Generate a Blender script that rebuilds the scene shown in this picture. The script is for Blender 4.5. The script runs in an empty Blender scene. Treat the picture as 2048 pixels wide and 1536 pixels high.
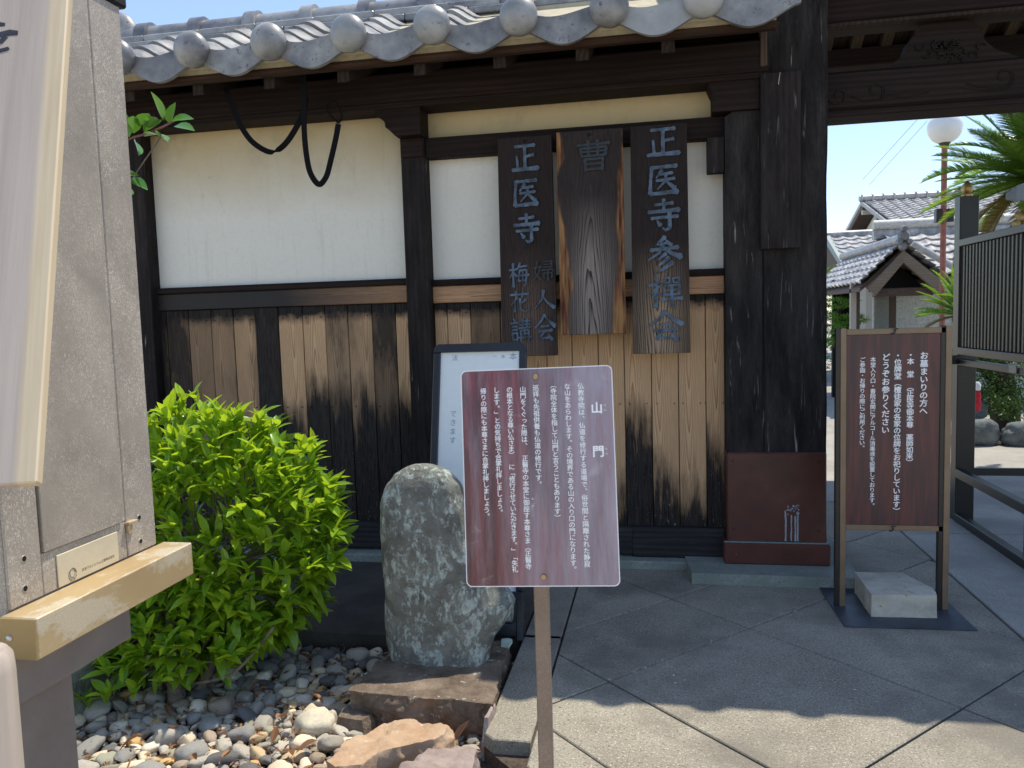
import bpy, bmesh, math, random
from mathutils import Vector, Matrix, noise
R = math.radians
S = bpy.context.scene
COL = S.collection
random.seed(7)

# ------------------------------------------------------------------ camera, world, sun, exposure
cam_d = bpy.data.cameras.new("camera"); cam = bpy.data.objects.new("camera", cam_d); COL.objects.link(cam)
RT = Vector((0.98311325, 0.18047545, -0.03028107)); UP = Vector((0.0147303, 0.08689098, 0.99610892)); FW = Vector((-0.18240435, 0.97973393, -0.08276522))
M = Matrix((RT, UP, -FW)).transposed().to_4x4(); M.translation = Vector((0, 0, 1.5)); cam.matrix_world = M
cam_d.sensor_width = 36; cam_d.lens = 1562 / 2048 * 36; cam_d.clip_start = 0.05; cam_d.clip_end = 4000
cam_d.dof.use_dof = True; cam_d.dof.focus_distance = 2.6; cam_d.dof.aperture_fstop = 11
S.camera = cam
SUN_AZ, SUN_EL = R(40), R(66.9)          # azimuth from +Y towards +X
W = bpy.data.worlds.new("World"); S.world = W; W.use_nodes = True
nt = W.node_tree; nt.nodes.clear()
sky = nt.nodes.new("ShaderNodeTexSky"); sky.sky_type = 'NISHITA'; sky.sun_disc = False
sky.sun_elevation = SUN_EL; sky.sun_rotation = SUN_AZ; sky.air_density = 1.0; sky.dust_density = 0.3; sky.ozone_density = 2.4
bg = nt.nodes.new("ShaderNodeBackground"); bg.inputs[1].default_value = 0.1
wo = nt.nodes.new("ShaderNodeOutputWorld"); # thin veil of cirrus over the whole sky
_tc = nt.nodes.new("ShaderNodeTexCoord"); _mp = nt.nodes.new("ShaderNodeMapping"); _mp.inputs['Scale'].default_value = (1, 1, 2.6); nt.links.new(_tc.outputs['Generated'], _mp.inputs[0])
_nz = nt.nodes.new("ShaderNodeTexNoise"); _nz.inputs['Scale'].default_value = 1.7; _nz.inputs['Detail'].default_value = 6; nt.links.new(_mp.outputs[0], _nz.inputs['Vector'])
_mr = nt.nodes.new("ShaderNodeMapRange"); _mr.inputs[1].default_value = .35; _mr.inputs[2].default_value = .75; _mr.inputs[3].default_value = .05; _mr.inputs[4].default_value = .45; nt.links.new(_nz.outputs['Fac'], _mr.inputs[0])
_mx = nt.nodes.new("ShaderNodeMix"); _mx.data_type = 'RGBA'; nt.links.new(_mr.outputs[0], _mx.inputs[0]); nt.links.new(sky.outputs[0], _mx.inputs[6]); _mx.inputs[7].default_value = (2.2, 2.45, 2.75, 1)
_tn = nt.nodes.new('ShaderNodeMix'); _tn.data_type = 'RGBA'; _tn.blend_type = 'MULTIPLY'; _tn.inputs[0].default_value = 1; _tn.inputs[7].default_value = (.90, .905, .93, 1); nt.links.new(_mx.outputs[2], _tn.inputs[6])
nt.links.new(_tn.outputs[2], bg.inputs[0]); nt.links.new(bg.outputs[0], wo.inputs[0])
sd = bpy.data.lights.new("sun", 'SUN'); sd.energy = 2.0; sd.angle = R(0.53); sd.color = (1, .92, .77)
sun = bpy.data.objects.new("sun", sd); COL.objects.link(sun)
sdir = Vector((math.sin(SUN_AZ) * math.cos(SUN_EL), math.cos(SUN_AZ) * math.cos(SUN_EL), math.sin(SUN_EL)))
sun.rotation_euler = sdir.to_track_quat('Z', 'Y').to_euler(); sun.location = (6, 12, 20)
S.view_settings.view_transform = 'Standard'; S.view_settings.look = 'None'; S.view_settings.gamma = 1
S.view_settings.exposure = 1.45; S.view_settings.use_curve_mapping = False

# ------------------------------------------------------------------ object helpers
WL = {}                                   # world location of every object that others hang from
def tag(o, label=None, cat=None, group=None, kind=None):
    if label: o['label'] = label
    if cat: o['category'] = cat
    if group: o['group'] = group
    if kind: o['kind'] = kind
    return o
def thing(name, label, cat, loc, group=None):
    o = bpy.data.objects.new(name, None); COL.objects.link(o); o.location = loc; o.empty_display_size = .1
    WL[o.name] = Vector(loc); return tag(o, label, cat, group)
def link(name, me, mat, parent=None, loc=(0, 0, 0), rot=None, local=False):
    o = bpy.data.objects.new(name, me); COL.objects.link(o)
    if mat is not None and not me.materials: me.materials.append(mat)
    if parent is not None:
        o.parent = parent
        o.location = Vector(loc) if local else Vector(loc) - WL.get(parent.name, Vector())
    else: o.location = loc
    if rot is not None: o.rotation_euler = rot
    WL[o.name] = Vector() if local else Vector(loc)
    return o
class MB:
    def __init__(s): s.v = []; s.f = []; s.sm = []
    def add(s, vs, fs, smooth=False):
        n = len(s.v); s.v += [tuple(v) for v in vs]; s.f += [tuple(i + n for i in f) for f in fs]; s.sm += [smooth] * len(fs); return s
    def box(s, x0, x1, y0, y1, z0, z1, b=.004):
        b = min(b, (x1 - x0) * .3, (y1 - y0) * .3, (z1 - z0) * .3)
        bm = bmesh.new(); bmesh.ops.create_cube(bm, size=1)
        for v in bm.verts: v.co = ((x0 + x1) / 2 + v.co.x * (x1 - x0), (y0 + y1) / 2 + v.co.y * (y1 - y0), (z0 + z1) / 2 + v.co.z * (z1 - z0))
        if b > 0: bmesh.ops.bevel(bm, geom=bm.edges[:], offset=b, segments=1, affect='EDGES')
        s.addbm(bm); return s
    def addbm(s, bm, smooth=False):
        bm.verts.ensure_lookup_table(); bm.verts.index_update()
        s.add([v.co[:] for v in bm.verts], [[v.index for v in f.verts] for f in bm.faces], smooth); bm.free()
    def prism(s, pts, axis, a, b):           # polygon extruded along axis; pts = the two other coordinates in order
        def P(p, t): return {'x': (t, p[0], p[1]), 'y': (p[0], t, p[1]), 'z': (p[0], p[1], t)}[axis]
        n = len(pts); vs = [P(p, a) for p in pts] + [P(p, b) for p in pts]
        s.add(vs, [tuple(range(n)), tuple(range(2 * n - 1, n - 1, -1))] + [(i, (i + 1) % n, n + (i + 1) % n, n + i) for i in range(n)]); return s
    def tube(s, pts, rad, seg=8, smooth=True, caps=True):
        pts = [Vector(p) for p in pts]; n = len(pts)
        if not hasattr(rad, '__len__'): rad = [rad] * n
        t0 = (pts[1] - pts[0]).normalized(); ref = Vector((0, 0, 1)) if abs(t0.z) < .9 else Vector((1, 0, 0)); u = t0.cross(ref).normalized()
        vs = []
        for i, p in enumerate(pts):
            t = (pts[min(i + 1, n - 1)] - pts[max(i - 1, 0)]).normalized(); u = (u - t * u.dot(t)).normalized(); w = t.cross(u)
            for k in range(seg):
                a = 2 * math.pi * k / seg; vs.append(p + (u * math.cos(a) + w * math.sin(a)) * rad[i])
        fs = [(i * seg + k, i * seg + (k + 1) % seg, (i + 1) * seg + (k + 1) % seg, (i + 1) * seg + k) for i in range(n - 1) for k in range(seg)]
        if caps: fs += [tuple(range(seg - 1, -1, -1)), tuple((n - 1) * seg + k for k in range(seg))]
        s.add(vs, fs, smooth); return s
    def ribbon(s, pts, w, th, side=(1, 0, 0)):   # flat band, width along side
        pts = [Vector(p) for p in pts]; side = Vector(side).normalized(); n = len(pts); vs = []
        for i, p in enumerate(pts):
            t = (pts[min(i + 1, n - 1)] - pts[max(i - 1, 0)]).normalized(); nn = t.cross(side).normalized(); sd_ = nn.cross(t)
            vs += [p + sd_ * w / 2 + nn * th / 2, p - sd_ * w / 2 + nn * th / 2, p - sd_ * w / 2 - nn * th / 2, p + sd_ * w / 2 - nn * th / 2]
        fs = [(i * 4 + k, i * 4 + (k + 1) % 4, (i + 1) * 4 + (k + 1) % 4, (i + 1) * 4 + k) for i in range(n - 1) for k in range(4)]
        fs += [(3, 2, 1, 0), tuple((n - 1) * 4 + k for k in range(4))]
        s.add(vs, fs, False); return s
    def mesh(s, name, c=Vector()):
        me = bpy.data.meshes.new(name); me.from_pydata([tuple(Vector(v) - c) for v in s.v], [], s.f)
        me.polygons.foreach_set('use_smooth', s.sm); bm = bmesh.new(); bm.from_mesh(me); bmesh.ops.recalc_face_normals(bm, faces=bm.faces); bm.to_mesh(me); bm.free()
        me.set_sharp_from_angle(angle=R(42)) if any(s.sm) else None; me.update(); return me
    def build(s, name, mat, parent=None, kind=None, local=False, color=None, label=None):
        xs, ys, zs = zip(*s.v); c = Vector(((min(xs) + max(xs)) / 2, (min(ys) + max(ys)) / 2, (min(zs) + max(zs)) / 2))
        o = link(name, s.mesh(name, c), mat, parent, c, local=local)
        if local: WL[o.name] = c
        if kind: o['kind'] = kind
        if label: o['label'] = label
        if color: o.color = color
        return o
def bx(name, x0, x1, y0, y1, z0, z1, mat, parent=None, b=.004, **k): return MB().box(x0, x1, y0, y1, z0, z1, b).build(name, mat, parent, **k)

# ------------------------------------------------------------------ material helpers
MATS = {}
AX = {'x': (.06, 1, 1), 'y': (1, .06, 1), 'z': (1, 1, .06)}
class N:
    def __init__(s, name):
        m = bpy.data.materials.new(name); m.use_nodes = True; s.m = m; s.t = m.node_tree; s.t.nodes.clear(); MATS[name] = m
        s.out = s.t.nodes.new("ShaderNodeOutputMaterial"); s.b = s.t.nodes.new("ShaderNodeBsdfPrincipled"); s.t.links.new(s.b.outputs[0], s.out.inputs[0])
    def n(s, ty, **k):
        x = s.t.nodes.new("ShaderNode" + ty)
        for a, v in k.items():
            if hasattr(x, a): setattr(x, a, v)
            else: s.set(x.inputs[a], v)
        return x
    def set(s, inp, v):
        if isinstance(v, bpy.types.NodeSocket): s.t.links.new(v, inp)
        elif isinstance(v, (tuple, list)) and len(v) == 3 and inp.type == 'RGBA': inp.default_value = (*v, 1)
        else: inp.default_value = v
    def coord(s, scale=(1, 1, 1), rnd=True, world=False):
        if world: c = s.n("NewGeometry").outputs['Position']
        else: c = s.n("TexCoord").outputs['Object']
        if rnd and not world:
            oi = s.n("ObjectInfo"); ml = s.n("VectorMath", operation='SCALE'); ml.inputs[0].default_value = (37.1, 53.3, 71.7); s.t.links.new(oi.outputs['Random'], ml.inputs['Scale'])
            ad = s.n("VectorMath", operation='ADD'); s.t.links.new(c, ad.inputs[0]); s.t.links.new(ml.outputs[0], ad.inputs[1]); c = ad.outputs[0]
        mp = s.n("Mapping"); s.t.links.new(c, mp.inputs[0]); mp.inputs['Scale'].default_value = scale; return mp.outputs[0]
    def noise(s, vec, scale, detail=6, rough=.55, dist=0.):
        x = s.n("TexNoise"); s.t.links.new(vec, x.inputs['Vector']); x.inputs['Scale'].default_value = scale; x.inputs['Detail'].default_value = detail
        x.inputs['Roughness'].default_value = rough; x.inputs['Distortion'].default_value = dist; return x.outputs['Fac']
    def vor(s, vec, scale, feature='F1', out='Distance', rand=1.):
        x = s.n("TexVoronoi", feature=feature); s.t.links.new(vec, x.inputs['Vector']); x.inputs['Scale'].default_value = scale; x.inputs['Randomness'].default_value = rand; return x.outputs[out]
    def ramp(s, fac, stops, interp='LINEAR'):
        x = s.n("ValToRGB"); s.t.links.new(fac, x.inputs[0]); cr = x.color_ramp; cr.interpolation = interp
        while len(cr.elements) < len(stops): cr.elements.new(.5)
        for e, (p, c) in zip(cr.elements, stops): e.position = p; e.color = (*c, 1) if hasattr(c, '__len__') else (c, c, c, 1)
        return x.outputs[0]
    def mix(s, fac, a, b, blend='MIX'):
        x = s.n("Mix", data_type='RGBA', blend_type=blend); s.set(x.inputs[0], fac); s.set(x.inputs[6], a); s.set(x.inputs[7], b); return x.outputs[2]
    def math(s, op, a, b=0., clamp=False):
        x = s.n("Math", operation=op, use_clamp=clamp); s.set(x.inputs[0], a); s.set(x.inputs[1], b); return x.outputs[0]
    def grain(s, axis, rings=8., half=.08, arch=3.5, wob=4.):
        '''growth rings of a flat-sawn board: contours of a warped parabola, 0 early wood .. 1 late wood'''
        oi = s.n("ObjectInfo"); c = s.n("TexCoord").outputs['Object']; p = s.n("SeparateXYZ"); s.t.links.new(c, p.inputs[0])
        i, j = {'z': (0, 2), 'x': (2, 0), 'y': (0, 1)}[axis]; u = s.math('ADD', p.outputs[i], s.math('MULTIPLY', s.math('SUBTRACT', oi.outputs['Random'], .5), half * .9)); u = s.math('DIVIDE', s.math('ABSOLUTE', u), half)
        f = s.math('MULTIPLY', s.math('POWER', u, 1.5), rings); sg = s.math('SUBTRACT', s.math('MULTIPLY', s.math('ROUND', s.math('FRACT', s.math('MULTIPLY', oi.outputs['Random'], 7.3))), 2.), 1.)
        f = s.math('ADD', f, s.math('MULTIPLY', s.math('MULTIPLY', p.outputs[j], arch), sg)); st = tuple(.16 if v < 1 else 1 for v in AX[axis])
        f = s.math('ADD', f, s.math('MULTIPLY', s.noise(s.coord(st), 6, 3, .5), wob)); f = s.math('ADD', f, s.math('MULTIPLY', oi.outputs['Random'], 9.)); return s.math('POWER', s.math('FRACT', f), 3.4)
    def bump(s, h, dist=.002, strength=1., prev=None):
        x = s.n("Bump"); s.t.links.new(h, x.inputs['Height']); x.inputs['Distance'].default_value = dist; x.inputs['Strength'].default_value = strength
        if prev is not None: s.t.links.new(prev, x.inputs['Normal'])
        return x.outputs[0]
    def fin(s, col, rough=.6, normal=None, metal=0., spec=None):
        s.set(s.b.inputs['Base Color'], col); s.set(s.b.inputs['Roughness'], rough); s.set(s.b.inputs['Metallic'], metal)
        if normal is not None: s.t.links.new(normal, s.b.inputs['Normal'])
        if spec is not None: s.b.inputs['Specular IOR Level'].default_value = spec
        return s.m
def plain(name, col, rough=.6, metal=0., var=.25, scale=30, bump=.0006, spec=None):
    n = N(name); c = n.coord(); f = n.noise(c, scale); d = tuple(x * (1 - var) for x in col); l = tuple(min(1, x * (1 + var)) for x in col)
    return n.fin(n.ramp(f, [(.3, d), (.7, l)]), rough, n.bump(n.noise(c, scale * 4), bump), metal, spec)
def wood(name, axis, dark, light, scratch=None, rough=.75, ring=9., fib=.8, sc=1.0, bumpd=.0015, rw=.55):
    n = N(name); g = n.coord(AX[axis]); c = n.coord()
    rings = n.n("TexWave", wave_type='BANDS', bands_direction='X' if axis != 'x' else 'Z'); n.t.links.new(g, rings.inputs['Vector'])
    rings.inputs['Scale'].default_value = ring; rings.inputs['Distortion'].default_value = 7; rings.inputs['Detail'].default_value = 3; rings.inputs['Detail Scale'].default_value = 1.6
    fibre = n.noise(g, 160 * sc, 5, .7); blot = n.noise(n.coord(tuple(.3 if v < 1 else 1 for v in AX[axis])), 5, 5, .6)
    col = n.mix(n.math('ADD', n.math('MULTIPLY', rings.outputs['Fac'], rw), n.math('MULTIPLY', n.ramp(n.noise(n.coord(tuple(.2 if v < 1 else 1 for v in AX[axis])), 11, 6, .75), [(.38, 0.), (.64, 1.)]), .75 - rw), True), dark, light)
    col = n.mix(n.ramp(fibre, [(.35, 0.), (.7, 1.)]), n.mix(.55, col, dark), col)
    col = n.mix(n.ramp(blot, [(.35, 0.), (.65, 1.)]), n.mix(.6, col, dark), col)
    h = n.math('ADD', n.math('MULTIPLY', rings.outputs['Fac'], rw * .7), fibre)
    if scratch:
        s1 = n.ramp(n.noise(n.coord(AX[axis]), 46 * sc, 3, .6, 1.0), [(.62, 0.), (.72, 1.)]); s2 = n.ramp(n.noise(c, 3.2, 3), [(.48, 0.), (.62, 1.)])
        col = n.mix(n.math('MULTIPLY', n.math('MULTIPLY', s1, s2), .65), col, scratch)
    return n.fin(col, rough, n.bump(h, bumpd, .8), spec=.15)
def mat_plank():
    n = N("weathered_plank"); g = n.coord((1, 1, .05)); c = n.coord(); w = n.coord(world=True)
    oi = n.n("ObjectInfo"); sp = n.n("SeparateColor"); n.t.links.new(oi.outputs['Color'], sp.inputs[0])
    wv = n.n("TexWave", wave_type='BANDS', bands_direction='X'); n.t.links.new(g, wv.inputs['Vector'])
    wv.inputs['Scale'].default_value = 10; wv.inputs['Distortion'].default_value = 8; wv.inputs['Detail'].default_value = 2.5; wv.inputs['Detail Scale'].default_value = 1.3
    fib = n.noise(g, 190, 5, .7)
    gr = n.grain('z'); fresh = n.mix(gr, n.mix(n.noise(n.coord((1, 1, .2)), 4, 3), (.74, .50, .29), (.64, .40, .215)), (.36, .165, .07)); fresh = n.mix(n.ramp(fib, [(.35, 0.), (.65, 1.)]), n.mix(.20, fresh, (.12, .075, .05)), fresh)
    dark = n.mix(n.ramp(fib, [(.4, 0.), (.7, 1.)]), (.008, .007, .007), (.055, .045, .04))
    grey = n.mix(n.math('ADD', n.math('MULTIPLY', n.ramp(fib, [(.3, 0.), (.7, 1.)]), .6), n.math('MULTIPLY', gr, .4)), (.22, .145, .095), (.045, .030, .022))
    ps = n.n("SeparateXYZ"); n.t.links.new(w, ps.inputs[0])
    # burnt and wet zone climbing from the foot in tongues
    st = n.noise(n.coord((1, 1, .16)), 9, 5, .6); st2 = n.noise(n.coord((1, 1, .1)), 34, 4, .7); lim = n.math('ADD', sp.outputs[1], n.math('ADD', n.math('MULTIPLY', n.math('SUBTRACT', st, .5), .9), n.math('ADD', n.math('MULTIPLY', n.math('SUBTRACT', st2, .5), .35), n.math('MULTIPLY', gr, -.10))))
    up = n.math('MULTIPLY', n.math('SUBTRACT', ps.outputs[2], lim), 4.2, True)
    lump = n.ramp(n.noise(n.coord((1, 1, .3)), 6, 5, .6), [(.38, 0.), (.62, 1.)])
    body = n.mix(n.math('MULTIPLY', lump, n.math('SUBTRACT', 1., sp.outputs[0]), True), fresh, grey)
    amt = n.math('ADD', sp.outputs[0], n.math('MULTIPLY', n.math('SUBTRACT', lump, .5), .55))
    amt = n.math('MULTIPLY', n.math('SUBTRACT', amt, .12), 1.6, True)
    body = n.mix(amt, n.mix(sp.outputs[0], dark, grey), body)
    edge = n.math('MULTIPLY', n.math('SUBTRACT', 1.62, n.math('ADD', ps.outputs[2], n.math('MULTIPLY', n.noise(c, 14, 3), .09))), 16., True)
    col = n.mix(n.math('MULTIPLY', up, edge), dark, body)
    fl = n.math('MULTIPLY', n.ramp(n.noise(n.coord((1, 1, .3)), 85, 2, .5, 1.5), [(.68, 0.), (.72, 1.)]), n.math('MULTIPLY', n.math('SUBTRACT', .85, ps.outputs[2]), 1.6, True))
    col = n.mix(n.math('MULTIPLY', fl, .7), col, (.33, .33, .33))
    rough = n.math('ADD', .55, n.math('MULTIPLY', up, .2))
    return n.fin(col, rough, n.bump(n.math('ADD', n.math('MULTIPLY', gr, .5), fib), .0018, .9), spec=.18)
def mat_batten():
    n = N("rail_board"); g = n.coord((.05, 1, 1)); w = n.coord(world=True)
    wv = n.n("TexWave", wave_type='BANDS', bands_direction='Z'); n.t.links.new(g, wv.inputs['Vector']); wv.inputs['Scale'].default_value = 16; wv.inputs['Distortion'].default_value = 9; wv.inputs['Detail'].default_value = 2
    fib = n.noise(g, 190, 4); ps = n.n("SeparateXYZ"); n.t.links.new(w, ps.inputs[0])
    oi = n.n("ObjectInfo"); sp = n.n("SeparateColor"); n.t.links.new(oi.outputs['Color'], sp.inputs[0])
    gr = n.grain('x', 7, .055, 2.2, 5.); fresh = n.mix(gr, (.58, .33, .17), (.20, .08, .038)); fresh = n.mix(n.ramp(fib, [(.3, 0.), (.6, 1.)]), n.mix(.4, fresh, (.05, .03, .02)), fresh)
    f = n.math('MULTIPLY', n.math('ADD', n.math('ADD', ps.outputs[0], sp.outputs[0]), n.math('MULTIPLY', n.noise(g, 6), .8)), .8, True)
    return n.fin(n.mix(f, (.017, .013, .012), fresh), .6, n.bump(fib, .001), spec=.4)
def mat_signboard(name, light, dark, streak, edges=False):
    n = N(name); gr = n.grain('z', 14, .17, 5., 7.); g = n.coord((1, 1, .07)); wv = n.n("TexWave", wave_type='BANDS', bands_direction='X'); n.t.links.new(g, wv.inputs['Vector'])
    wv.inputs['Scale'].default_value = 14; wv.inputs['Distortion'].default_value = 9; wv.inputs['Detail'].default_value = 3; wv.inputs['Detail Scale'].default_value = 1.2
    fib = n.noise(g, 150, 5, .7); blot = n.noise(n.coord((1, 1, .4)), 5, 4)
    c0 = n.coord(rnd=False); ps = n.n("SeparateXYZ"); n.t.links.new(c0, ps.inputs[0])
    lo = n.math('MULTIPLY', n.math('SUBTRACT', streak, ps.outputs[2]), 2.2, True)     # lower part bleached
    mid = n.math('SUBTRACT', 1., n.math('MULTIPLY', n.math('ABSOLUTE', ps.outputs[0]), 7.), True)
    amt = n.math('MULTIPLY', n.math('MULTIPLY', lo, n.math('ADD', mid, n.math('MULTIPLY', blot, .6)), True), n.ramp(n.math('ADD', n.math('MULTIPLY', gr, .75), n.math('MULTIPLY', wv.outputs['Fac'], .25)), [(.15, 1.), (.7, 0.)]))
    col = n.mix(n.math('ADD', n.math('MULTIPLY', n.ramp(fib, [(.35, 0.), (.75, 1.)]), .7), n.math('MULTIPLY', gr, .4), True), dark, tuple(x * 3. for x in dark)); col = n.mix(amt, col, light)
    if edges:
        e = n.math('MULTIPLY', n.math('SUBTRACT', n.math('ADD', n.math('ABSOLUTE', ps.outputs[0]), n.math('SUBTRACT', n.math('MULTIPLY', n.math('SUBTRACT', n.noise(n.coord((1, 1, .5)), 5.5, 3), .5), .14), n.math('MULTIPLY', n.math('SUBTRACT', ps.outputs[2], .1), .05))), .145), 60., True)
        ec = n.mix(n.ramp(n.noise(g, 60, 3), [(.35, 0.), (.65, 1.)]), (.08, .022, .014), (.36, .19, .08))
        col = n.mix(e, col, ec)
    return n.fin(col, .6, n.bump(n.math('ADD', n.math('MULTIPLY', gr, .8), n.math('MULTIPLY', fib, .5)), .004, 1.), spec=.15)
def mat_plaster():
    n = N("lime_plaster"); w = n.coord(world=True); ps = n.n("SeparateXYZ"); n.t.links.new(w, ps.inputs[0])
    oi = n.n("ObjectInfo"); sp = n.n("SeparateColor"); n.t.links.new(oi.outputs['Color'], sp.inputs[0])
    z = n.math('ADD', ps.outputs[2], n.math('MULTIPLY', n.math('SUBTRACT', n.noise(w, 2.2, 4), .5), .35))
    f = n.math('MULTIPLY', n.math('SUBTRACT', z, sp.outputs[0]), 1.9, True)
    c = n.mix(f, (.78, .745, .66), (.54, .43, .25)); st = n.ramp(n.noise(w, 3.5, 6, .6), [(.5, 0.), (.75, 1.)])
    c = n.mix(n.math('MULTIPLY', n.math('MULTIPLY', st, f), .5), c, (.20, .165, .11)); c = n.mix(n.math('MULTIPLY', n.ramp(n.noise(w, 40, 5), [(.5, 0.), (.8, 1.)]), .15), c, (.4, .38, .33))
    c = n.mix(n.math('MULTIPLY', n.ramp(n.noise(n.coord((1, 1, .08), world=True), 22, 4, .7), [(.56, 0.), (.72, 1.)]), .16), c, (.36, .31, .22))
    wd = n.n("VectorMath", operation='ADD'); nz = n.n("TexNoise"); nz.inputs['Scale'].default_value = 5; n.t.links.new(w, nz.inputs['Vector']); n.t.links.new(w, wd.inputs[0]); n.t.links.new(nz.outputs['Color'], wd.inputs[1])
    ck = n.ramp(n.vor(wd.outputs[0], 1.3, 'DISTANCE_TO_EDGE'), [(.0, 1.), (.004, 0.)]); c = n.mix(n.math('MULTIPLY', n.math('MULTIPLY', ck, n.ramp(n.noise(w, 1.7, 3), [(.5, 0.), (.62, 1.)])), .5), c, (.3, .27, .2))
    return n.fin(c, .9, n.bump(n.noise(w, 18, 6), .003, .5), spec=.2)
def mat_tile(name="roof_tile", tone=1.):
    n = N(name); c = n.coord(); oi = n.n("ObjectInfo")
    f = n.noise(c, 7, 6, .6); v = n.ramp(f, [(.3, (.10 * tone, .10 * tone, .103 * tone)), (.5, (.215 * tone, .212 * tone, .21 * tone)), (.75, (.39 * tone, .38 * tone, .36 * tone))])
    v = n.mix(n.ramp(n.noise(c, 26, 5, .7), [(.60, 0.), (.66, 1.)]), v, (.07, .07, .085)); v = n.mix(n.math('MULTIPLY', n.ramp(oi.outputs['Random'], [(0., 1.), (.45, 0.)]), .75), v, n.mix(.6, v, (.09, .095, .12))); v = n.mix(n.math('MULTIPLY', n.ramp(oi.outputs['Random'], [(.6, 0.), (1., 1.)]), .6), v, (.42, .43, .42))
    return n.fin(v, n.ramp(f, [(.3, .32), (.7, .5)]), n.bump(n.noise(c, 60, 4), .0008), spec=.6)
def mat_concrete(name, a, b, spk=.0, moss=None, sc=1., stain=(.06, .06, .06)):
    n = N(name); w = n.coord(world=True); f = n.noise(w, 2.3 * sc, 8, .62); c = n.ramp(f, [(.32, a), (.68, b)])
    g = n.noise(w, 125, 2, .7); c = n.mix(n.ramp(g, [(.56, 0.), (.66, 1.)]), c, n.mix(.55, c, (.78, .70, .55)) if spk else c)
    g2 = n.noise(w, 100, 2, .7); c = n.mix(n.ramp(g2, [(.34, 1.), (.44, 0.)]), c, n.mix(.6, c, (.03, .03, .03)))
    s = n.ramp(n.noise(w, 1.1, 8, .68), [(.47, 0.), (.60, 1.)]); c = n.mix(n.math('MULTIPLY', s, .68), c, stain); s2 = n.ramp(n.noise(w, 9, 6, .7), [(.58, 0.), (.72, 1.)]); c = n.mix(n.math('MULTIPLY', s2, .35), c, stain); oi = n.n('ObjectInfo'); c = n.mix(n.math('MULTIPLY', oi.outputs['Random'], .22), c, stain)
    if moss: c = n.mix(n.math('MULTIPLY', n.ramp(n.noise(w, 6, 6, .7), [(.47, 0.), (.6, 1.)]), .8), c, moss)
    return n.fin(c, .85, n.bump(n.noise(w, 150, 4, .7), .0022, .8), spec=.25)
def mat_leaf(name, a, b, trans=.35, rough=.33):
    n = N(name); c = n.coord(rnd=False); oi = n.n("ObjectInfo"); g = n.n("NewGeometry")
    r = n.math('FRACT', n.math('ADD', oi.outputs['Random'], g.outputs['Random Per Island']))
    col = n.mix(r, a, b); n.set(n.b.inputs['Base Color'], col); n.b.inputs['Roughness'].default_value = rough; n.b.inputs['Specular IOR Level'].default_value = .5
    tr = n.n("BsdfTranslucent"); n.set(tr.inputs[0], n.mix(.5, col, (min(1, b[0] * 2.4), min(1, b[1] * 2.2), b[2] * .6))); mx = n.n("MixShader"); mx.inputs[0].default_value = trans
    n.t.links.new(n.b.outputs[0], mx.inputs[1]); n.t.links.new(tr.outputs[0], mx.inputs[2]); n.t.links.new(mx.outputs[0], n.out.inputs[0]); return n.m
def mat_rock(name, a, b, c_, spots=None, sc=1., lich=None, bd=.006):
    n = N(name); w = n.coord(); f = n.noise(w, 9 * sc, 8, .65); c = n.ramp(f, [(.3, a), (.5, b), (.72, c_)]); h = n.noise(w, 45 * sc, 6, .7)
    if lich:
        m1 = n.noise(w, 9, 8, .78, .8); m2 = n.noise(n.coord((1, 1, .5)), 40, 5, .75); mk = n.ramp(n.math('ADD', n.math('MULTIPLY', m1, .6), n.math('MULTIPLY', m2, .4)), [(.49, 0.), (.545, 1.)])
        c = n.mix(mk, c, n.mix(n.ramp(n.noise(w, 90, 3), [(.3, 0.), (.7, 1.)]), lich, tuple(min(1, x * 1.5) for x in lich))); h = n.math('ADD', h, n.math('MULTIPLY', mk, .25))
    if spots: c = n.mix(n.ramp(n.noise(w, 30, 3), [(.66, 0.), (.70, 1.)]), c, spots)
    return n.fin(c, .85, n.bump(h, bd, .9), spec=.25)
def mat_metal(name, base, streak, rough=.42, metal=.6, scr=.5):
    n = N(name); c = n.coord(rnd=False); f = n.noise(c, 5, 6, .6); col = n.ramp(f, [(.3, tuple(x * .8 for x in base)), (.7, tuple(x * 1.15 for x in base))])
    s1 = n.ramp(n.noise(n.coord((1, .6, .35)), 260, 3, .65, 2.5), [(.52, 0.), (.62, 1.)]); s2 = n.ramp(n.noise(c, 6, 4), [(.3, .2), (.6, 1.)]); s1 = n.math('MAXIMUM', s1, n.ramp(n.noise(n.coord((1, 1, 1), rnd=False), 95, 4, .8, 3.), [(.60, 0.), (.66, 1.)]))
    col = n.mix(n.math('MULTIPLY', n.math('MULTIPLY', s1, s2), scr), col, streak)
    return n.fin(col, n.math('ADD', rough, n.math('MULTIPLY', s1, .2)), n.bump(n.noise(c, 90, 4), .0004), metal)
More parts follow.
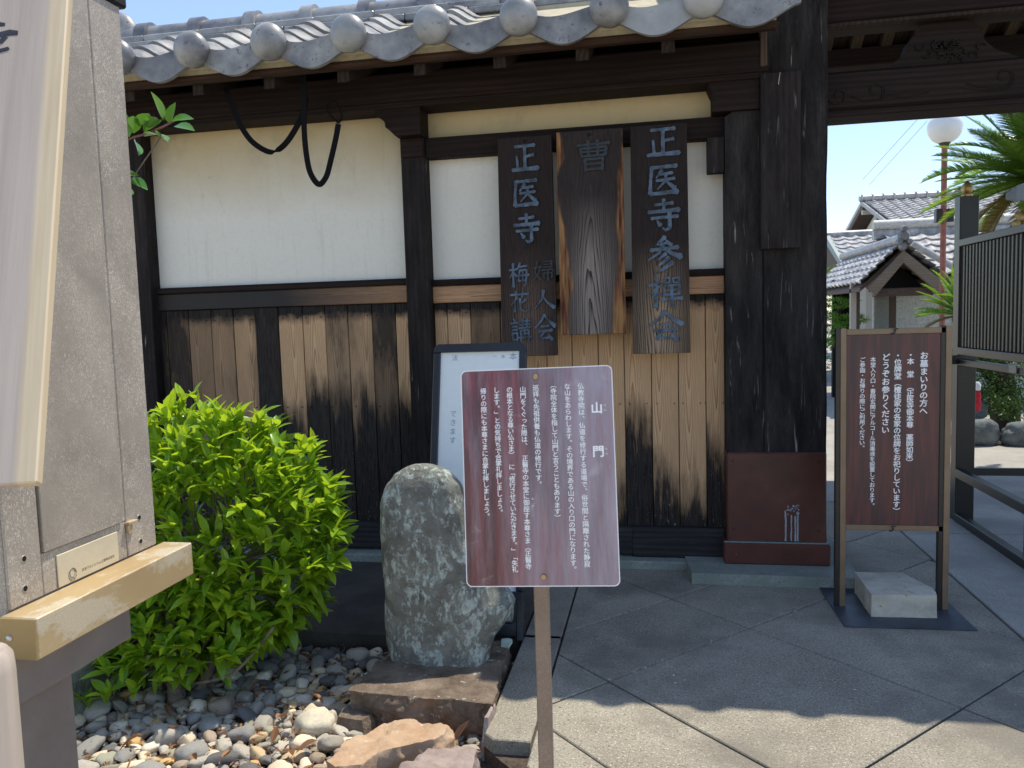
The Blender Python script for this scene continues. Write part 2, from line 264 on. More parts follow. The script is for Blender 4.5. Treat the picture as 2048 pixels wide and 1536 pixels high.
def mat_redwood(name, gloss=.28, painted_sheen=.0, pal=((.05, .018, .02), (.10, .028, .032), (.20, .04, .042), (.065, .024, .028))):
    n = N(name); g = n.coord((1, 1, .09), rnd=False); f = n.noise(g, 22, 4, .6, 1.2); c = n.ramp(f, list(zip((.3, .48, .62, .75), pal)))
    if painted_sheen:  # pale sky reflection painted into the panel colour, stronger to the right
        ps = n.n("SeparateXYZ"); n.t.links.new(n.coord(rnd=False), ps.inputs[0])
        sheen_mask = n.math('MULTIPLY', n.math('ADD', n.math('ADD', n.math('MULTIPLY', ps.outputs[0], 3.4), .42), n.math('MULTIPLY', n.math('SUBTRACT', n.noise(n.coord((1, 1, .12), rnd=False), 20, 6, .7), .5), 2.2)), painted_sheen, True)
        c = n.mix(sheen_mask, c, (.36, .31, .36)); c = n.mix(n.math('MULTIPLY', n.ramp(n.noise(n.coord(rnd=False), 16, 5, .6, .5), [(.62, 0.), (.78, 1.)]), .4), c, (.6, .55, .58))
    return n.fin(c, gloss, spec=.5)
# ------------------------------------------------------------------ materials
BEAM = wood("dark_beam_wood", 'x', (.011, .0075, .007), (.046, .025, .018), rough=.7)
BEAMZ = wood("dark_post_wood", 'z', (.011, .009, .009), (.075, .058, .053), scratch=(.38, .34, .31), rw=.2)
BEAMY = wood("dark_rafter_wood", 'y', (.02, .015, .013), (.085, .055, .04))
RAFT = wood("gate_rafter_wood", 'y', (.035, .024, .018), (.10, .07, .05))
EAVEW = wood("eave_wood", 'x', (.03, .018, .013), (.13, .06, .036))
COLW = wood("gate_column_wood", 'z', (.009, .008, .008), (.085, .073, .069), scratch=(.40, .37, .36), ring=3, bumpd=.0022, rw=.08)
SILLW = wood("sill_wood", 'x', (.022, .021, .022), (.075, .07, .072), scratch=(.3, .31, .33))
PLANK = mat_plank(); BATTEN = mat_batten(); PLASTER = mat_plaster(); TILE = mat_tile(); RIDGE = mat_tile("ridge_tile", 1.15)
FLAG = mat_concrete("paving_stone", (.245, .22, .175), (.36, .33, .265), spk=1, stain=(.155, .14, .115))
DARKCON = mat_concrete("dark_paving", (.07, .062, .053), (.14, .125, .105), stain=(.045, .04, .035))
PALECON = mat_concrete("pale_concrete", (.24, .26, .235), (.38, .40, .36), moss=(.20, .235, .19), stain=(.17, .19, .16))
YARD = mat_concrete("yard_concrete", (.34, .32, .285), (.44, .42, .375), stain=(.27, .255, .23))
CURB = mat_concrete("mossy_concrete", (.10, .115, .09), (.25, .27, .22), moss=(.05, .065, .04))
SOIL = plain("soil", (.085, .062, .045), .95, var=.5, scale=50, bump=.01)
MUD = plain("joint_plaster", (.46, .41, .29), .9, var=.15, scale=20, bump=.002)
CARVED = plain("painted_stroke", (.062, .095, .135), .6, var=.8, scale=22, bump=.002)
FADED = plain("faded_stroke", (.020, .026, .032), .6, var=.5, scale=50)
WHITEP = plain("white_print", (.86, .86, .86), .45, var=.03); BLUEP = plain("blue_print", (.16, .24, .36), .5, var=.1); BLACKP = plain("black_ink", (.02, .02, .03), .6, var=.2)
BLACKM = plain("black_webbing", (.008, .008, .009), .9, var=.3, scale=200, spec=.1)
VOID = plain("flat_black", (.004, .004, .004), .9)  # near-black; also stands in for shade inside holes and openings

# ------------------------------------------------------------------ ground, paving, gravel bed
def sheet(name, x0, x1, y0, y1, z, mat, kind='structure'):
    me = bpy.data.meshes.new(name); me.from_pydata([(x0, y0, 0), (x1, y0, 0), (x1, y1, 0), (x0, y1, 0)], [], [(0, 1, 2, 3)]); o = link(name, me, mat, None, (0, 0, z)); o['kind'] = kind; return o
BOUNCE_SAND = mat_concrete("pale_bounce_sand", (.50, .44, .35), (.60, .54, .44), stain=(.44, .39, .31))  # ground out of view, made pale to bounce sunlight onto the wall
sheet("ground", -600, 600, -600, 900, -.16, BOUNCE_SAND)
pav = thing("pavement", None, None, (0, 0, 0)); pav['kind'] = 'structure'
def clip(poly, a, b, c):                 # keep a*x+b*y<=c
    out = []
    for i, p in enumerate(poly):
        q = poly[(i + 1) % len(poly)]; dp = a * p[0] + b * p[1] - c; dq = a * q[0] + b * q[1] - c
        if dp <= 0: out.append(p)
        if (dp < 0) != (dq < 0) and dp != dq: t = dp / (dp - dq); out.append((p[0] + t * (q[0] - p[0]), p[1] + t * (q[1] - p[1])))
    return out
def inset(poly, d):
    n = len(poly); ar = sum(poly[i][0] * poly[(i + 1) % n][1] - poly[(i + 1) % n][0] * poly[i][1] for i in range(n))
    if ar < 0: poly = poly[::-1]
    out = poly
    for i in range(n):
        p, q = poly[i], poly[(i + 1) % n]; L = math.hypot(q[0] - p[0], q[1] - p[1])
        if L < 1e-6: continue
        a, b = (q[1] - p[1]) / L, -(q[0] - p[0]) / L; out = clip(out, a, b, a * p[0] + b * p[1] - d)
    return out
def slab(name, poly, z, th, mat, parent, dz=0.):
    if len(poly) < 3: return
    p = inset(poly, .0042)
    if len(p) < 3 or abs(sum(p[i][0] * p[(i + 1) % len(p)][1] - p[(i + 1) % len(p)][0] * p[i][1] for i in range(len(p)))) < .004: return
    q = inset(p, .004); mb = MB()
    if len(q) == len(p):
        n = len(p); vs = [(x, y, z - th) for x, y in p] + [(x, y, z - .004 + dz) for x, y in p] + [(x, y, z + dz) for x, y in q]
        fs = [tuple(range(2 * n, 3 * n))] + [(i, (i + 1) % n, n + (i + 1) % n, n + i) for i in range(n)] + [(n + i, n + (i + 1) % n, 2 * n + (i + 1) % n, 2 * n + i) for i in range(n)]
        mb.add(vs, fs)
    else: mb.prism(p, 'z', z - th, z + dz)
    o = mb.build(name, mat, parent); return o
d1 = [-.9, .2, 1.1, 2.02, 2.32, 2.91, 4.165, 5.31, 6.47, 7.7, 9.]; d2 = [-6.2, -4.9, -3.6, -2.3, -1., .3, 1.0, 1.955, 3.333, 4.05, 5.6]
for i in range(len(d1) - 1):
    for j in range(len(d2) - 1):
        a, b, c, d = d1[i], d1[i + 1], d2[j], d2[j + 1]
        P = [((a - c) / 2, (a + c) / 2), ((b - c) / 2, (b + c) / 2), ((b - d) / 2, (b + d) / 2), ((a - d) / 2, (a + d) / 2)]
        P = clip(P, 1, 0, 1.6); P = clip(P, 0, 1, 6.4); P = clip(P, 0, -1, 1.5)
        if b <= 2.02: P = clip(P, -1, 0, -.3)      # nothing of the terrace over the bed
        Q = clip(P, -1, 0, .455)
        if len(Q) > 2 and a >= 2.02: slab("paving_slab", Q, 0, .075, FLAG, pav, random.uniform(-.0015, .0015))
for y0, y1 in ((2.66, 3.56), (3.56, 4.6)): slab("kerb_slab", clip([(-.64, y0 - .04), (-.457, y0 - .04), (-.457, y1), (-.64, y1)], -1, -1, -2.02), 0, .16, FLAG, pav)
MB().prism([(-.64, 2.66), (2.6, -.58), (2.6, -.5), (2.6, 1.6), (-.6, 3.0)], 'z', -.17, -.055).build("paving_bed", SOIL, pav)
bx("paving_bed", -.63, 1.62, 2.9, 7, -.17, -.02, SOIL, pav, 0)
bx("dark_terrace", -5.2, -.646, 3.5, 4.72, -.17, -.001, DARKCON, pav, .01)
for x0, x1, y0, y1 in ((1.606, 3.2, 1.2, 3.4), (1.606, 3.2, 3.406, 5.5), (1.606, 3.2, 5.506, 7.6)): slab("kerb_slab", [(x0, y0), (x1, y0), (x1, y1), (x0, y1)], 0, .12, YARD, pav, -.001)
sheet("courtyard", -3, 40, 6.4, 60, -.012, YARD)
sheet("side_yard", 2.9, 40, -20, 6.4, -.02, BOUNCE_SAND)
sheet("forecourt", -30, 30, -30, 1.2, -.03, BOUNCE_SAND)  # behind the camera; its pale tone serves as bounce light
# soil of the gravel bed
def grid(name, x0, x1, y0, y1, nx, ny, fz, mat, parent=None):
    vs = [(x0 + (x1 - x0) * i / nx, y0 + (y1 - y0) * j / ny, 0) for j in range(ny + 1) for i in range(nx + 1)]; vs = [(x, y, fz(x, y)) for x, y, _ in vs]
    return MB().add(vs, [(j * (nx + 1) + i, j * (nx + 1) + i + 1, (j + 1) * (nx + 1) + i + 1, (j + 1) * (nx + 1) + i) for j in range(ny) for i in range(nx)], True).build(name, mat, parent)
gb = grid("gravel_bed_soil", -3.2, -.3, 1.0, 3.56, 60, 50, lambda x, y: -.108 + .012 * noise.noise(Vector((x * 6, y * 6, 0))), SOIL); gb['kind'] = 'structure'
cf = thing("concrete_curb", "mossy grey concrete curb left of the gravel bed, behind the notice case", "curb", (-2.4, 2.8, -.1))
MB().prism([(-2.33, -.16), (-2.36, .11), (-2.9, .13), (-2.9, -.16)], 'y', 1.6, 3.49).build("curb_block", CURB, cf)

# ------------------------------------------------------------------ temple wall
wall = thing("temple_wall", "white plaster wall with weathered plank wainscot under a small tiled roof", "wall", (-1.4, 4.7, 0))
bx("foundation", -5, .36, 4.578, 5.0, -.1, .048, PALECON, wall, .008)
for x0, x1 in ((-5, -3.3), (-3.3, -1.502), (-1.498, -.155)): bx("ground_sill", x0, x1, 4.655, 4.9, .066, .232, SILLW, wall, .006)
bx("ground_sill", -.16, .382, 4.653, 4.9, .052, .234, SILLW, wall, .006)
def planks(xs, looks, ztop):
    for (a, b), (fr, zz) in zip(zip(xs[:-1], xs[1:]), looks):
        y = 4.70 + random.uniform(-.003, .003); bx("plank", a + .0022, b - .0022, y, y + .022, .23, ztop, PLANK, wall, .003, color=(fr, zz, random.random(), 1))
planks([-3.24, -3.194, -3.034, -2.87, -2.712, -2.556, -2.395, -2.229, -2.074, -1.921, -1.761, -1.606, -1.502],
       [(.12, .5), (.16, .4), (.34, .6), (.42, .7), (.62, .80), (.05, 1.1), (.97, .80), (.90, .95), (.50, .95), (.60, .92), (.26, .9), (1., .90)], 1.622)
planks([-1.352, -1.27, -1.121, -.935, -.80, -.655, -.501, -.344, -.19, -.031, .125, .283, .39],
       [(.95, 1.0), (.95, .8), (.35, .85), (.75, .85), (.85, .8), (1., .5), (1., .42), (1., .36), (1., .78), (1., .42), (1., .28), (1., .62)], 1.61)
bx("plank_backing", -3.24, .4, 4.735, 4.76, .2, 1.66, VOID, wall, 0)
nl = MB()
for x in [-3.15, -2.95, -2.79, -2.63, -2.48, -2.31, -2.15, -2.0, -1.84, -1.68, -1.2, -1.03, -.58, -.42, -.27, -.11, .05, .2, .33]:
    for dx in (-.05, .05):
        for z in (.974, 1.55, .29): nl.box(x + dx - .003, x + dx + .003, 4.692, 4.70, z - .003, z + .003, 0)
nl.build("nail_row", VOID, wall, kind='stuff')
for x0, x1, z0, z1, c in ((-3.24, -1.502, 1.733, 1.772, 0), (-1.352, .39, 1.716, 1.755, 0)): bx("plaster_sill", x0, x1, 4.665, 4.74, z0, z1, BEAM, wall)
bx("rail_board", -3.24, -1.502, 4.683, 4.72, 1.624, 1.7315, BATTEN, wall, color=(2.0, 0, 0, 1)); bx("rail_board", -1.352, .39, 4.683, 4.72, 1.612, 1.7145, BATTEN, wall, color=(3.2, 0, 0, 1))
bx("plaster_panel", -3.3, -1.48, 4.72, 4.80, 1.74, 2.86, PLASTER, wall, 0, color=(2.2, 0, 0, 1))
bx("plaster_panel", -1.38, .42, 4.722, 4.80, 1.72, 2.52, PLASTER, wall, 0, color=(2.42, 0, 0, 1))
bx("plaster_panel", -1.38, .42, 4.724, 4.80, 2.55, 2.86, PLASTER, wall, 0, color=(2.0, 0, 0, 1))
bx("post", -1.50, -1.353, 4.615, 4.85, .05, 2.62, BEAMZ, wall, .006); bx("post", -3.40, -3.235, 4.615, 4.85, .05, 2.8, BEAMZ, wall, .006)
bx("upper_rail", -1.352, .40, 4.635, 4.75, 2.482, 2.60, BEAM, wall, .005); bx("rail_end", -1.497, -1.356, 4.603, 4.64, 2.484, 2.60, BEAM, wall, .005)
MB().prism([(-1.62, 2.785), (-1.62, 2.735), (-1.60, 2.715), (-1.573, 2.703), (-1.562, 2.68), (-1.56, 2.655), (-1.535, 2.635), (-1.50, 2.60), (-1.345, 2.60), (-1.345, 2.785)], 'y', 4.53, 4.70).build("bracket", BEAM, wall)
MB().prism([(.29, 2.785), (.325, 2.70), (.325, 2.60), (.57, 2.60), (.57, 2.785)], 'y', 4.53, 4.72).build("bracket", BEAM, wall)
bx("eave_beam", -5, .62, 4.5, 4.72, 2.790, 2.958, BEAM, wall, .012); bx("eave_beam", -5, .62, 4.512, 4.7, 2.756, 2.789, BEAM, wall, .004)
bx("daylight_stop", -5, .60, 4.74, 4.80, 2.862, 3.24, BEAM, wall, 0)  # added dark block keeping daylight out under the roof
bx("block", .295, .389, 4.59, 4.66, 2.282, 2.478, BEAMZ, wall)
for i in range(10):
    x = -3.88 + i * .4365
    if x + .04 > .6: break
    vs = [(4.17, 2.822), (4.17, 2.888), (4.86, 3.17), (4.86, 3.10)]
    MB().prism(vs, 'x', x, x + .065).build("rafter", BEAMY, wall)
MB().prism([(4.14, 2.893), (4.14, 2.915), (4.9, 3.225), (4.9, 3.20)], 'x', -5, .62).build("soffit_board", BEAMY, wall)
bx("eave_board", -5, .60, 4.118, 4.16, 2.876, 2.915, EAVEW, wall, .003)
bx("eave_plaster", -5, .60, 4.128, 4.139, 2.915, 2.985, MUD, wall, .003)
# roof tiles
PIT = .4515; SL = math.atan2(.245, .47); caps_x = [.248 - PIT * k for k in range(-1, 12)]
def hump(u): return .036 * math.cos(2 * math.pi * u) + .012 * math.cos(4 * math.pi * u)
def tile_mesh(length, th=.026):
    nu, mb = 16, MB(); vs = []
    for t in (0, 1):
        for v in (0, length):
            for i in range(nu + 1): u = i / nu; vs.append((u * PIT, v, hump(u) + (0 if t == 0 else -th)))
    n = nu + 1; fs = []
    for i in range(nu): fs += [(i, i + 1, n + i + 1, n + i), (2 * n + i + 1, 2 * n + i, 3 * n + i, 3 * n + i + 1), (i + 1, i, 2 * n + i, 2 * n + i + 1), (n + i, n + i + 1, 3 * n + i + 1, 3 * n + i)]
    fs += [(0, n, 3 * n, 2 * n), (nu, 2 * n + nu, 3 * n + nu, n + nu)]; mb.add(vs, fs, True); return mb.mesh("tile")
TM = tile_mesh(.235)
for k, x in enumerate(caps_x[:-1]):
    for r in range(4):
        if r > 0 and x > -.3: continue                        # right part hides behind the eave
        v = r * .155; y = 4.075 + v * math.cos(SL); z = 3.008 + v * math.sin(SL) + .014
        o = link("roof_tile", TM, TILE, wall, (x - PIT + random.uniform(-.004, .004), y, z + random.uniform(-.003, .003)), (SL - .10, 0, random.uniform(-.012, .012)))
for k, x in enumerate(caps_x[:-1]):
    # hanging front plate of the eave tile
    n = 20; x0 = x - PIT; vs = []
    for yy in (4.03, 4.058):
        for t in (0, 1):
            for i in range(n + 1):
                u = i / n; s = math.sin(math.pi * u); top = 3.062 - .052 * s ** .8 - .01 * math.sin(2 * math.pi * u); bot = 2.955 - .088 * s ** 1.5
                vs.append((x0 + u * PIT, yy + .004 * (1 - t), top if t == 0 else bot))
    m = n + 1; fs = []
    for i in range(n): fs += [(i, i + 1, m + i + 1, m + i), (2 * m + i + 1, 2 * m + i, 3 * m + i, 3 * m + i + 1), (i + 1, i, 2 * m + i, 2 * m + i + 1), (m + i, m + i + 1, 3 * m + i + 1, 3 * m + i)]
    if x > .9: continue
    MB().add(vs, fs, True).build("eave_tile", TILE, wall)
    if x > .6: continue
    bm = bmesh.new(); bmesh.ops.create_uvsphere(bm, u_segments=28, v_segments=16, radius=.097)
    for v in bm.verts:
        v.co.y *= .72
        if v.co.y > .02: v.co.y = .02 + (v.co.y - .02) * .4
    o = MB(); o.addbm(bm, True); me = o.mesh("cap"); cp = link("tile_cap", me, TILE, wall, (x, 4.0, 3.012), (0, 0, 0))
    rg = MB().tube([(x, 4.0, 3.012), (x, 4.05, 3.012)], [.086, .086], 28).build("cap_collar", TILE, cp)
# ridge: two courses of flat tiles, round ridge tiles with bands
def course(z0, z1, y0, off, ln=.385, xe=.62):
    x = -5 + off
    while x < xe:
        x2 = min(x + ln - .004, xe); bx("flat_ridge_tile", x, x2, y0 + random.uniform(-.003, .003), 4.98, z0 + random.uniform(-.002, .002), z1, RIDGE, wall, .006); x += ln
course(3.282, 3.322, 4.60, .1); course(3.324, 3.366, 4.62, .29)
for i in range(16):
    x = -5.1 + i * .3775
    if x > .3: break
    n = 14
    def half(x0, x1, r, y=4.75, z=3.368):
        vs = [(xx, y - r * math.cos(math.pi * k / n) * .95, z + r * math.sin(math.pi * k / n)) for xx in (x0, x1) for k in range(n + 1)]
        return MB().add(vs, [(k, k + 1, n + 2 + k, n + 1 + k) for k in range(n)] + [tuple(range(n, -1, -1)), tuple(range(n + 1, 2 * n + 2))], True)
    half(x, x + .372, .093).build("ridge_tile", RIDGE, wall)
    half(x - .045, x + .035, .116).build("ridge_band", RIDGE, wall)
bx("ridge_core", -5, .62, 4.64, 4.9, 3.1, 3.285, MUD, wall, .004)
bx("gable_plaster", -.78, .62, 4.585, 4.64, 3.12, 3.28, MUD, wall, .01)
o = MB()
bm = bmesh.new(); bmesh.ops.create_uvsphere(bm, u_segments=20, v_segments=12, radius=.16)
for v in bm.verts: v.co.y *= .5
o.addbm(bm, True); o.v = [(x - 3.45, y + 4.75, z + 3.42) for x, y, z in o.v]; o.build("ridge_end_tile", RIDGE, wall)
MB().prism([(4.98, 3.28), (5.5, 3.0), (5.5, 2.96), (4.9, 3.2)], 'x', -5, .62).build("rear_roof_slope", TILE, wall)
MB().prism([(4.06, 2.99), (4.62, 3.27), (4.62, 3.20), (4.08, 2.93)], 'x', -5, .60).build("roof_bed", MUD, wall)

# ------------------------------------------------------------------ gate
gate = thing("temple_gate", "tall dark timber temple gate with copper-clad column foot at the right of the wall", "gate", (.66, 4.8, 0))
MB().prism([(.176, 4.35), (1.06, 4.335), (1.06, 5.25), (.15, 5.25), (.15, 4.65)], 'z', -.06, .062).build("plinth", PALECON, gate)
COPPER = N("copper_sheet"); _c = COPPER.coord(); _f = COPPER.noise(_c, 6, 6)
_cc = COPPER.ramp(_f, [(.3, (.062, .02, .016)), (.6, (.095, .028, .02)), (.8, (.12, .05, .042))]); _cc = COPPER.mix(COPPER.ramp(COPPER.noise(_c, 60, 2), [(.74, 0.), (.78, 1.)]), _cc, (.3, .2, .18))
COPPER = COPPER.fin(_cc, .42, COPPER.bump(COPPER.noise(_c, 5, 2), .006), .0, .4)
VERD = plain("verdigris", (.17, .25, .25), .8, var=.3, scale=60); RIVET = plain("copper_rivet", (.05, .015, .015), .4); DRIP = plain("white_drip", (.32, .33, .38), .6, var=.3, scale=90)
cc = bx("copper_cover", .384, .925, 4.545, 5.12, .186, .706, COPPER, gate, .008)
for x in (.42, .885):
    for z in (.26, .655): MB().tube([(x, 4.54, z), (x, 4.548, z)], [.006, .008], 10).build("rivet", RIVET, cc)
bx("copper_skirt", .366, .943, 4.528, 5.14, .062, .186, COPPER, gate, .006); bx("solder_seam", .366, .943, 4.536, 4.55, .185, .192, VERD, gate, .002)
dr = MB(); random.seed(3)
for x, z0, w in ((.705, .375, .006), (.735, .35, .005), (.756, .345, .006), (.770, .37, .005)):
    pts = [(x + random.uniform(-.002, .002), 4.5435, .2 + (z0 - .2) * i / 6) for i in range(7)]; dr.tube(pts, [w * (.7 + .3 * random.random()) for _ in pts], 6)
for i in range(26): dr.box(*(lambda a, c, s: (a - s, a + s, 4.5425, 4.5455, c - s, c + s))(random.gauss(.738, .018), random.gauss(.39, .016), random.uniform(.002, .006)), 0)
dr.build("drip_stain", DRIP, gate)
def wavy_post(x0, x1, y0, y1, z0, z1, mat, nm, amp=.004):
    bm = bmesh.new(); bmesh.ops.create_cube(bm, size=1)
    bmesh.ops.subdivide_edges(bm, edges=[e for e in bm.edges if abs((e.verts[0].co - e.verts[1].co).z) > .5], cuts=30, use_grid_fill=True)
    for v in bm.verts:
        v.co = (x0 + (v.co.x + .5) * (x1 - x0), y0 + (v.co.y + .5) * (y1 - y0), z0 + (v.co.z + .5) * (z1 - z0)); v.co.x += amp * noise.noise(Vector((v.co.x * 2, 3, v.co.z * 3))) * 2; v.co.y += amp * noise.noise(Vector((v.co.x * 2, 9, v.co.z * 2)))
    bmesh.ops.bevel(bm, geom=[e for e in bm.edges if len(e.link_faces) == 2 and e.calc_face_angle(0) > 1.2], offset=.012, segments=2, affect='EDGES')
    m = MB(); m.addbm(bm); return m.build(nm, mat, gate)
wavy_post(.585, .928, 4.56, 5.08, .18, 3.7, COLW, "main_column")
bx("column_packing", .60, .605, 4.6, 4.9, .2, 2.8, VOID, gate, 0)
MB().prism([(.388, .18), (.390, 2.575), (.43, 2.60), (.455, 2.80), (.472, 2.842), (.50, 2.835), (.53, 2.82), (.5845, 2.81), (.5845, .18)], 'y', 4.563, 5.05).build("side_column", COLW, gate)
bx("edge_strip", .572, .606, 4.488, 4.56, 2.81, 3.3, wood("strip_wood", 'z', (.06, .04, .03), (.2, .14, .11)), gate, .006)
bx("carved_lintel", .93, 4.6, 4.75, 5.0, 2.612, 2.822, BEAM, gate, .015); bx("carved_lintel", .93, 4.6, 4.762, 4.98, 2.577, 2.611, BEAM, gate, .004)
bx("upper_beam", .93, 4.6, 4.70, 4.95, 3.066, 3.42, BEAM, gate, .015); bx("upper_beam_trim", .93, 4.6, 4.69, 4.74, 3.045, 3.0655, BEAMY, gate, .003)
CARVW = wood("carving_wood", 'x', (.012, .009, .008), (.04, .028, .023))
def spiral(cx, cz, r, t0, t1, tail, flip=1):
    pts = [(cx + flip * r * (1 - .75 * k / 22) * math.cos(t0 + (t1 - t0) * k / 22), 4.748, cz + r * (1 - .75 * k / 22) * math.sin(t0 + (t1 - t0) * k / 22)) for k in range(23)]
    sw = MB(); sw.tube([(cx + flip * p[0], 4.748, cz + p[1]) for p in tail][::-1] + pts, .0045, 6); sw.build("carved_scroll", CARVW, gate)
spiral(1.21, 2.70, .05, -.9, 4.8, [(.05, -.045), (-.05, -.05), (-.12, -.02)]); spiral(1.02, 2.69, .04, -.9, 4.4, [(.03, -.04), (-.02, -.045), (-.06, -.02)])
spiral(1.21, 2.70, .066, -.9, 3.0, [(.08, -.03), (.16, -.045), (.28, -.03)]); spiral(1.86, 2.72, .05, -.9, 4.8, [(.02, -.05), (-.05, -.055), (-.18, -.02)], 1)
spiral(1.86, 2.72, .065, -.9, 3.4, [(.02, -.065), (-.05, -.07), (-.2, -.04)], 1)
kp = [(1.27, 2.823), (1.33, 2.86), (1.38, 2.90), (1.40, 2.96), (1.43, 3.0), (1.47, 3.045), (1.72, 3.045), (1.76, 2.99), (1.78, 2.93), (1.83, 2.88), (1.90, 2.85), (1.96, 2.823)]
MB().prism(kp, 'y', 4.78, 4.90).build("frog_leg_strut", BEAM, gate)
cv = MB()
for i in range(34):
    a = random.uniform(0, 6.28); r = random.uniform(0, .13); x, z = 1.60 + r * math.cos(a) * 1.3, 2.90 + r * math.sin(a) * .5
    cv.tube([(x + .022 * math.cos(t), 4.772, z + .018 * math.sin(t)) for t in [a + k * .7 for k in range(7)]], .006, 5)
cv.build("strut_carving", CARVW, gate, kind="stuff")
# gate roof overhead: front and rear slopes, rafters under them
MB().prism([(4.16, 3.50), (6.2, 4.72), (8.35, 3.47), (8.35, 3.55), (6.2, 4.95), (4.13, 3.62)], 'x', .25, 5.2).build("gate_roof", TILE, gate)
MB().prism([(4.2, 3.50), (4.2, 3.44), (6.2, 4.60), (8.3, 3.40), (8.3, 3.46), (6.2, 4.70)], 'x', .3, 5.15).build("gate_soffit", BEAMY, gate)
for i in range(16):
    x = .98 + i * .245
    MB().prism([(4.9, 3.78), (6.2, 4.52), (8.25, 3.34), (8.25, 3.42), (6.2, 4.62), (4.9, 3.87)], 'x', x, x + .085).build("rafter", RAFT, gate)
for i in range(15):
    bm = bmesh.new(); bmesh.ops.create_uvsphere(bm, u_segments=12, v_segments=8, radius=.07); o = MB(); o.addbm(bm, True); x = .42 + i * .37; o.v = [(a + x, b * .7 + 4.135, c + 3.59) for a, b, c in o.v]; o.build("eave_cap", TILE, gate)
bx("rear_purlin", .3, 5.15, 7.5, 7.7, 3.62, 3.78, BEAM, gate, .01)
for x in (.45, 4.7): bx("rear_post", x, x + .28, 7.5, 7.78, -.02, 3.64, COLW, gate, .015)
wavy_post(4.3, 4.7, 4.56, 5.08, 0, 3.7, COLW, "main_column")
# ------------------------------------------------------------------ lettering
GL = {}
def glyph(ch, bold=0., res=3):
    k = (ch, bold, res)
    if k not in GL:
        cu = bpy.data.curves.new("g", 'FONT'); cu.body = ch; cu.size = 1; cu.align_x = 'LEFT'; cu.resolution_u = res; cu.offset = bold
        ob = bpy.data.objects.new("g", cu); me = ob.to_mesh()
        GL[k] = ([(v.co.x - .5, v.co.y - .375) for v in me.vertices], [tuple(p.vertices) for p in me.polygons]); ob.to_mesh_clear(); bpy.data.objects.remove(ob); bpy.data.curves.remove(cu)
    return GL[k]
ROT = "（）「」ー〜"
def vtext(mb, s, x, z0, z1, size, y, bold=0., res=3, sx=1.):
    """vertical line of writing centred on x, first cell starts at z0, last ends at z1 (z0 above z1), facing -Y at depth y"""
    n = len(s); pitch = (z0 - z1) / n
    for i, ch in enumerate(s):
        if ch in "　 ": continue
        vs, fs = glyph(ch, min(bold, 0.), res); cz = z0 - pitch * (i + .5); sz = size; dx = dz = 0.
        if ch in "、。": dx, dz = .58, .55
        elif ch in "っょゃゅ": dx, dz = .08, .08
        for q, (ox, oz_) in enumerate([(0, 0)] if bold <= 0 else [(0, 0), (1, .3), (-1, -.3), (.3, -.8), (-.3, .8)]):   # heavier strokes: thin coats laid over each other
            out = []
            for a, b in vs:
                if ch in ROT: a, b = b, -a
                out.append((x + (a + dx + ox * bold) * sz * sx, y - q * .00006, cz + (b + dz + oz_ * bold) * sz))
            mb.add(out, fs)
def htext(mb, s, x0, x1, z, size, f, bold=0.):
    n = len(s); p = (x1 - x0) / n
    for i, ch in enumerate(s):
        vs, fs = glyph(ch, bold); mb.add([f(x0 + p * (i + .5) + a * size, z + b * size) for a, b in vs], fs)
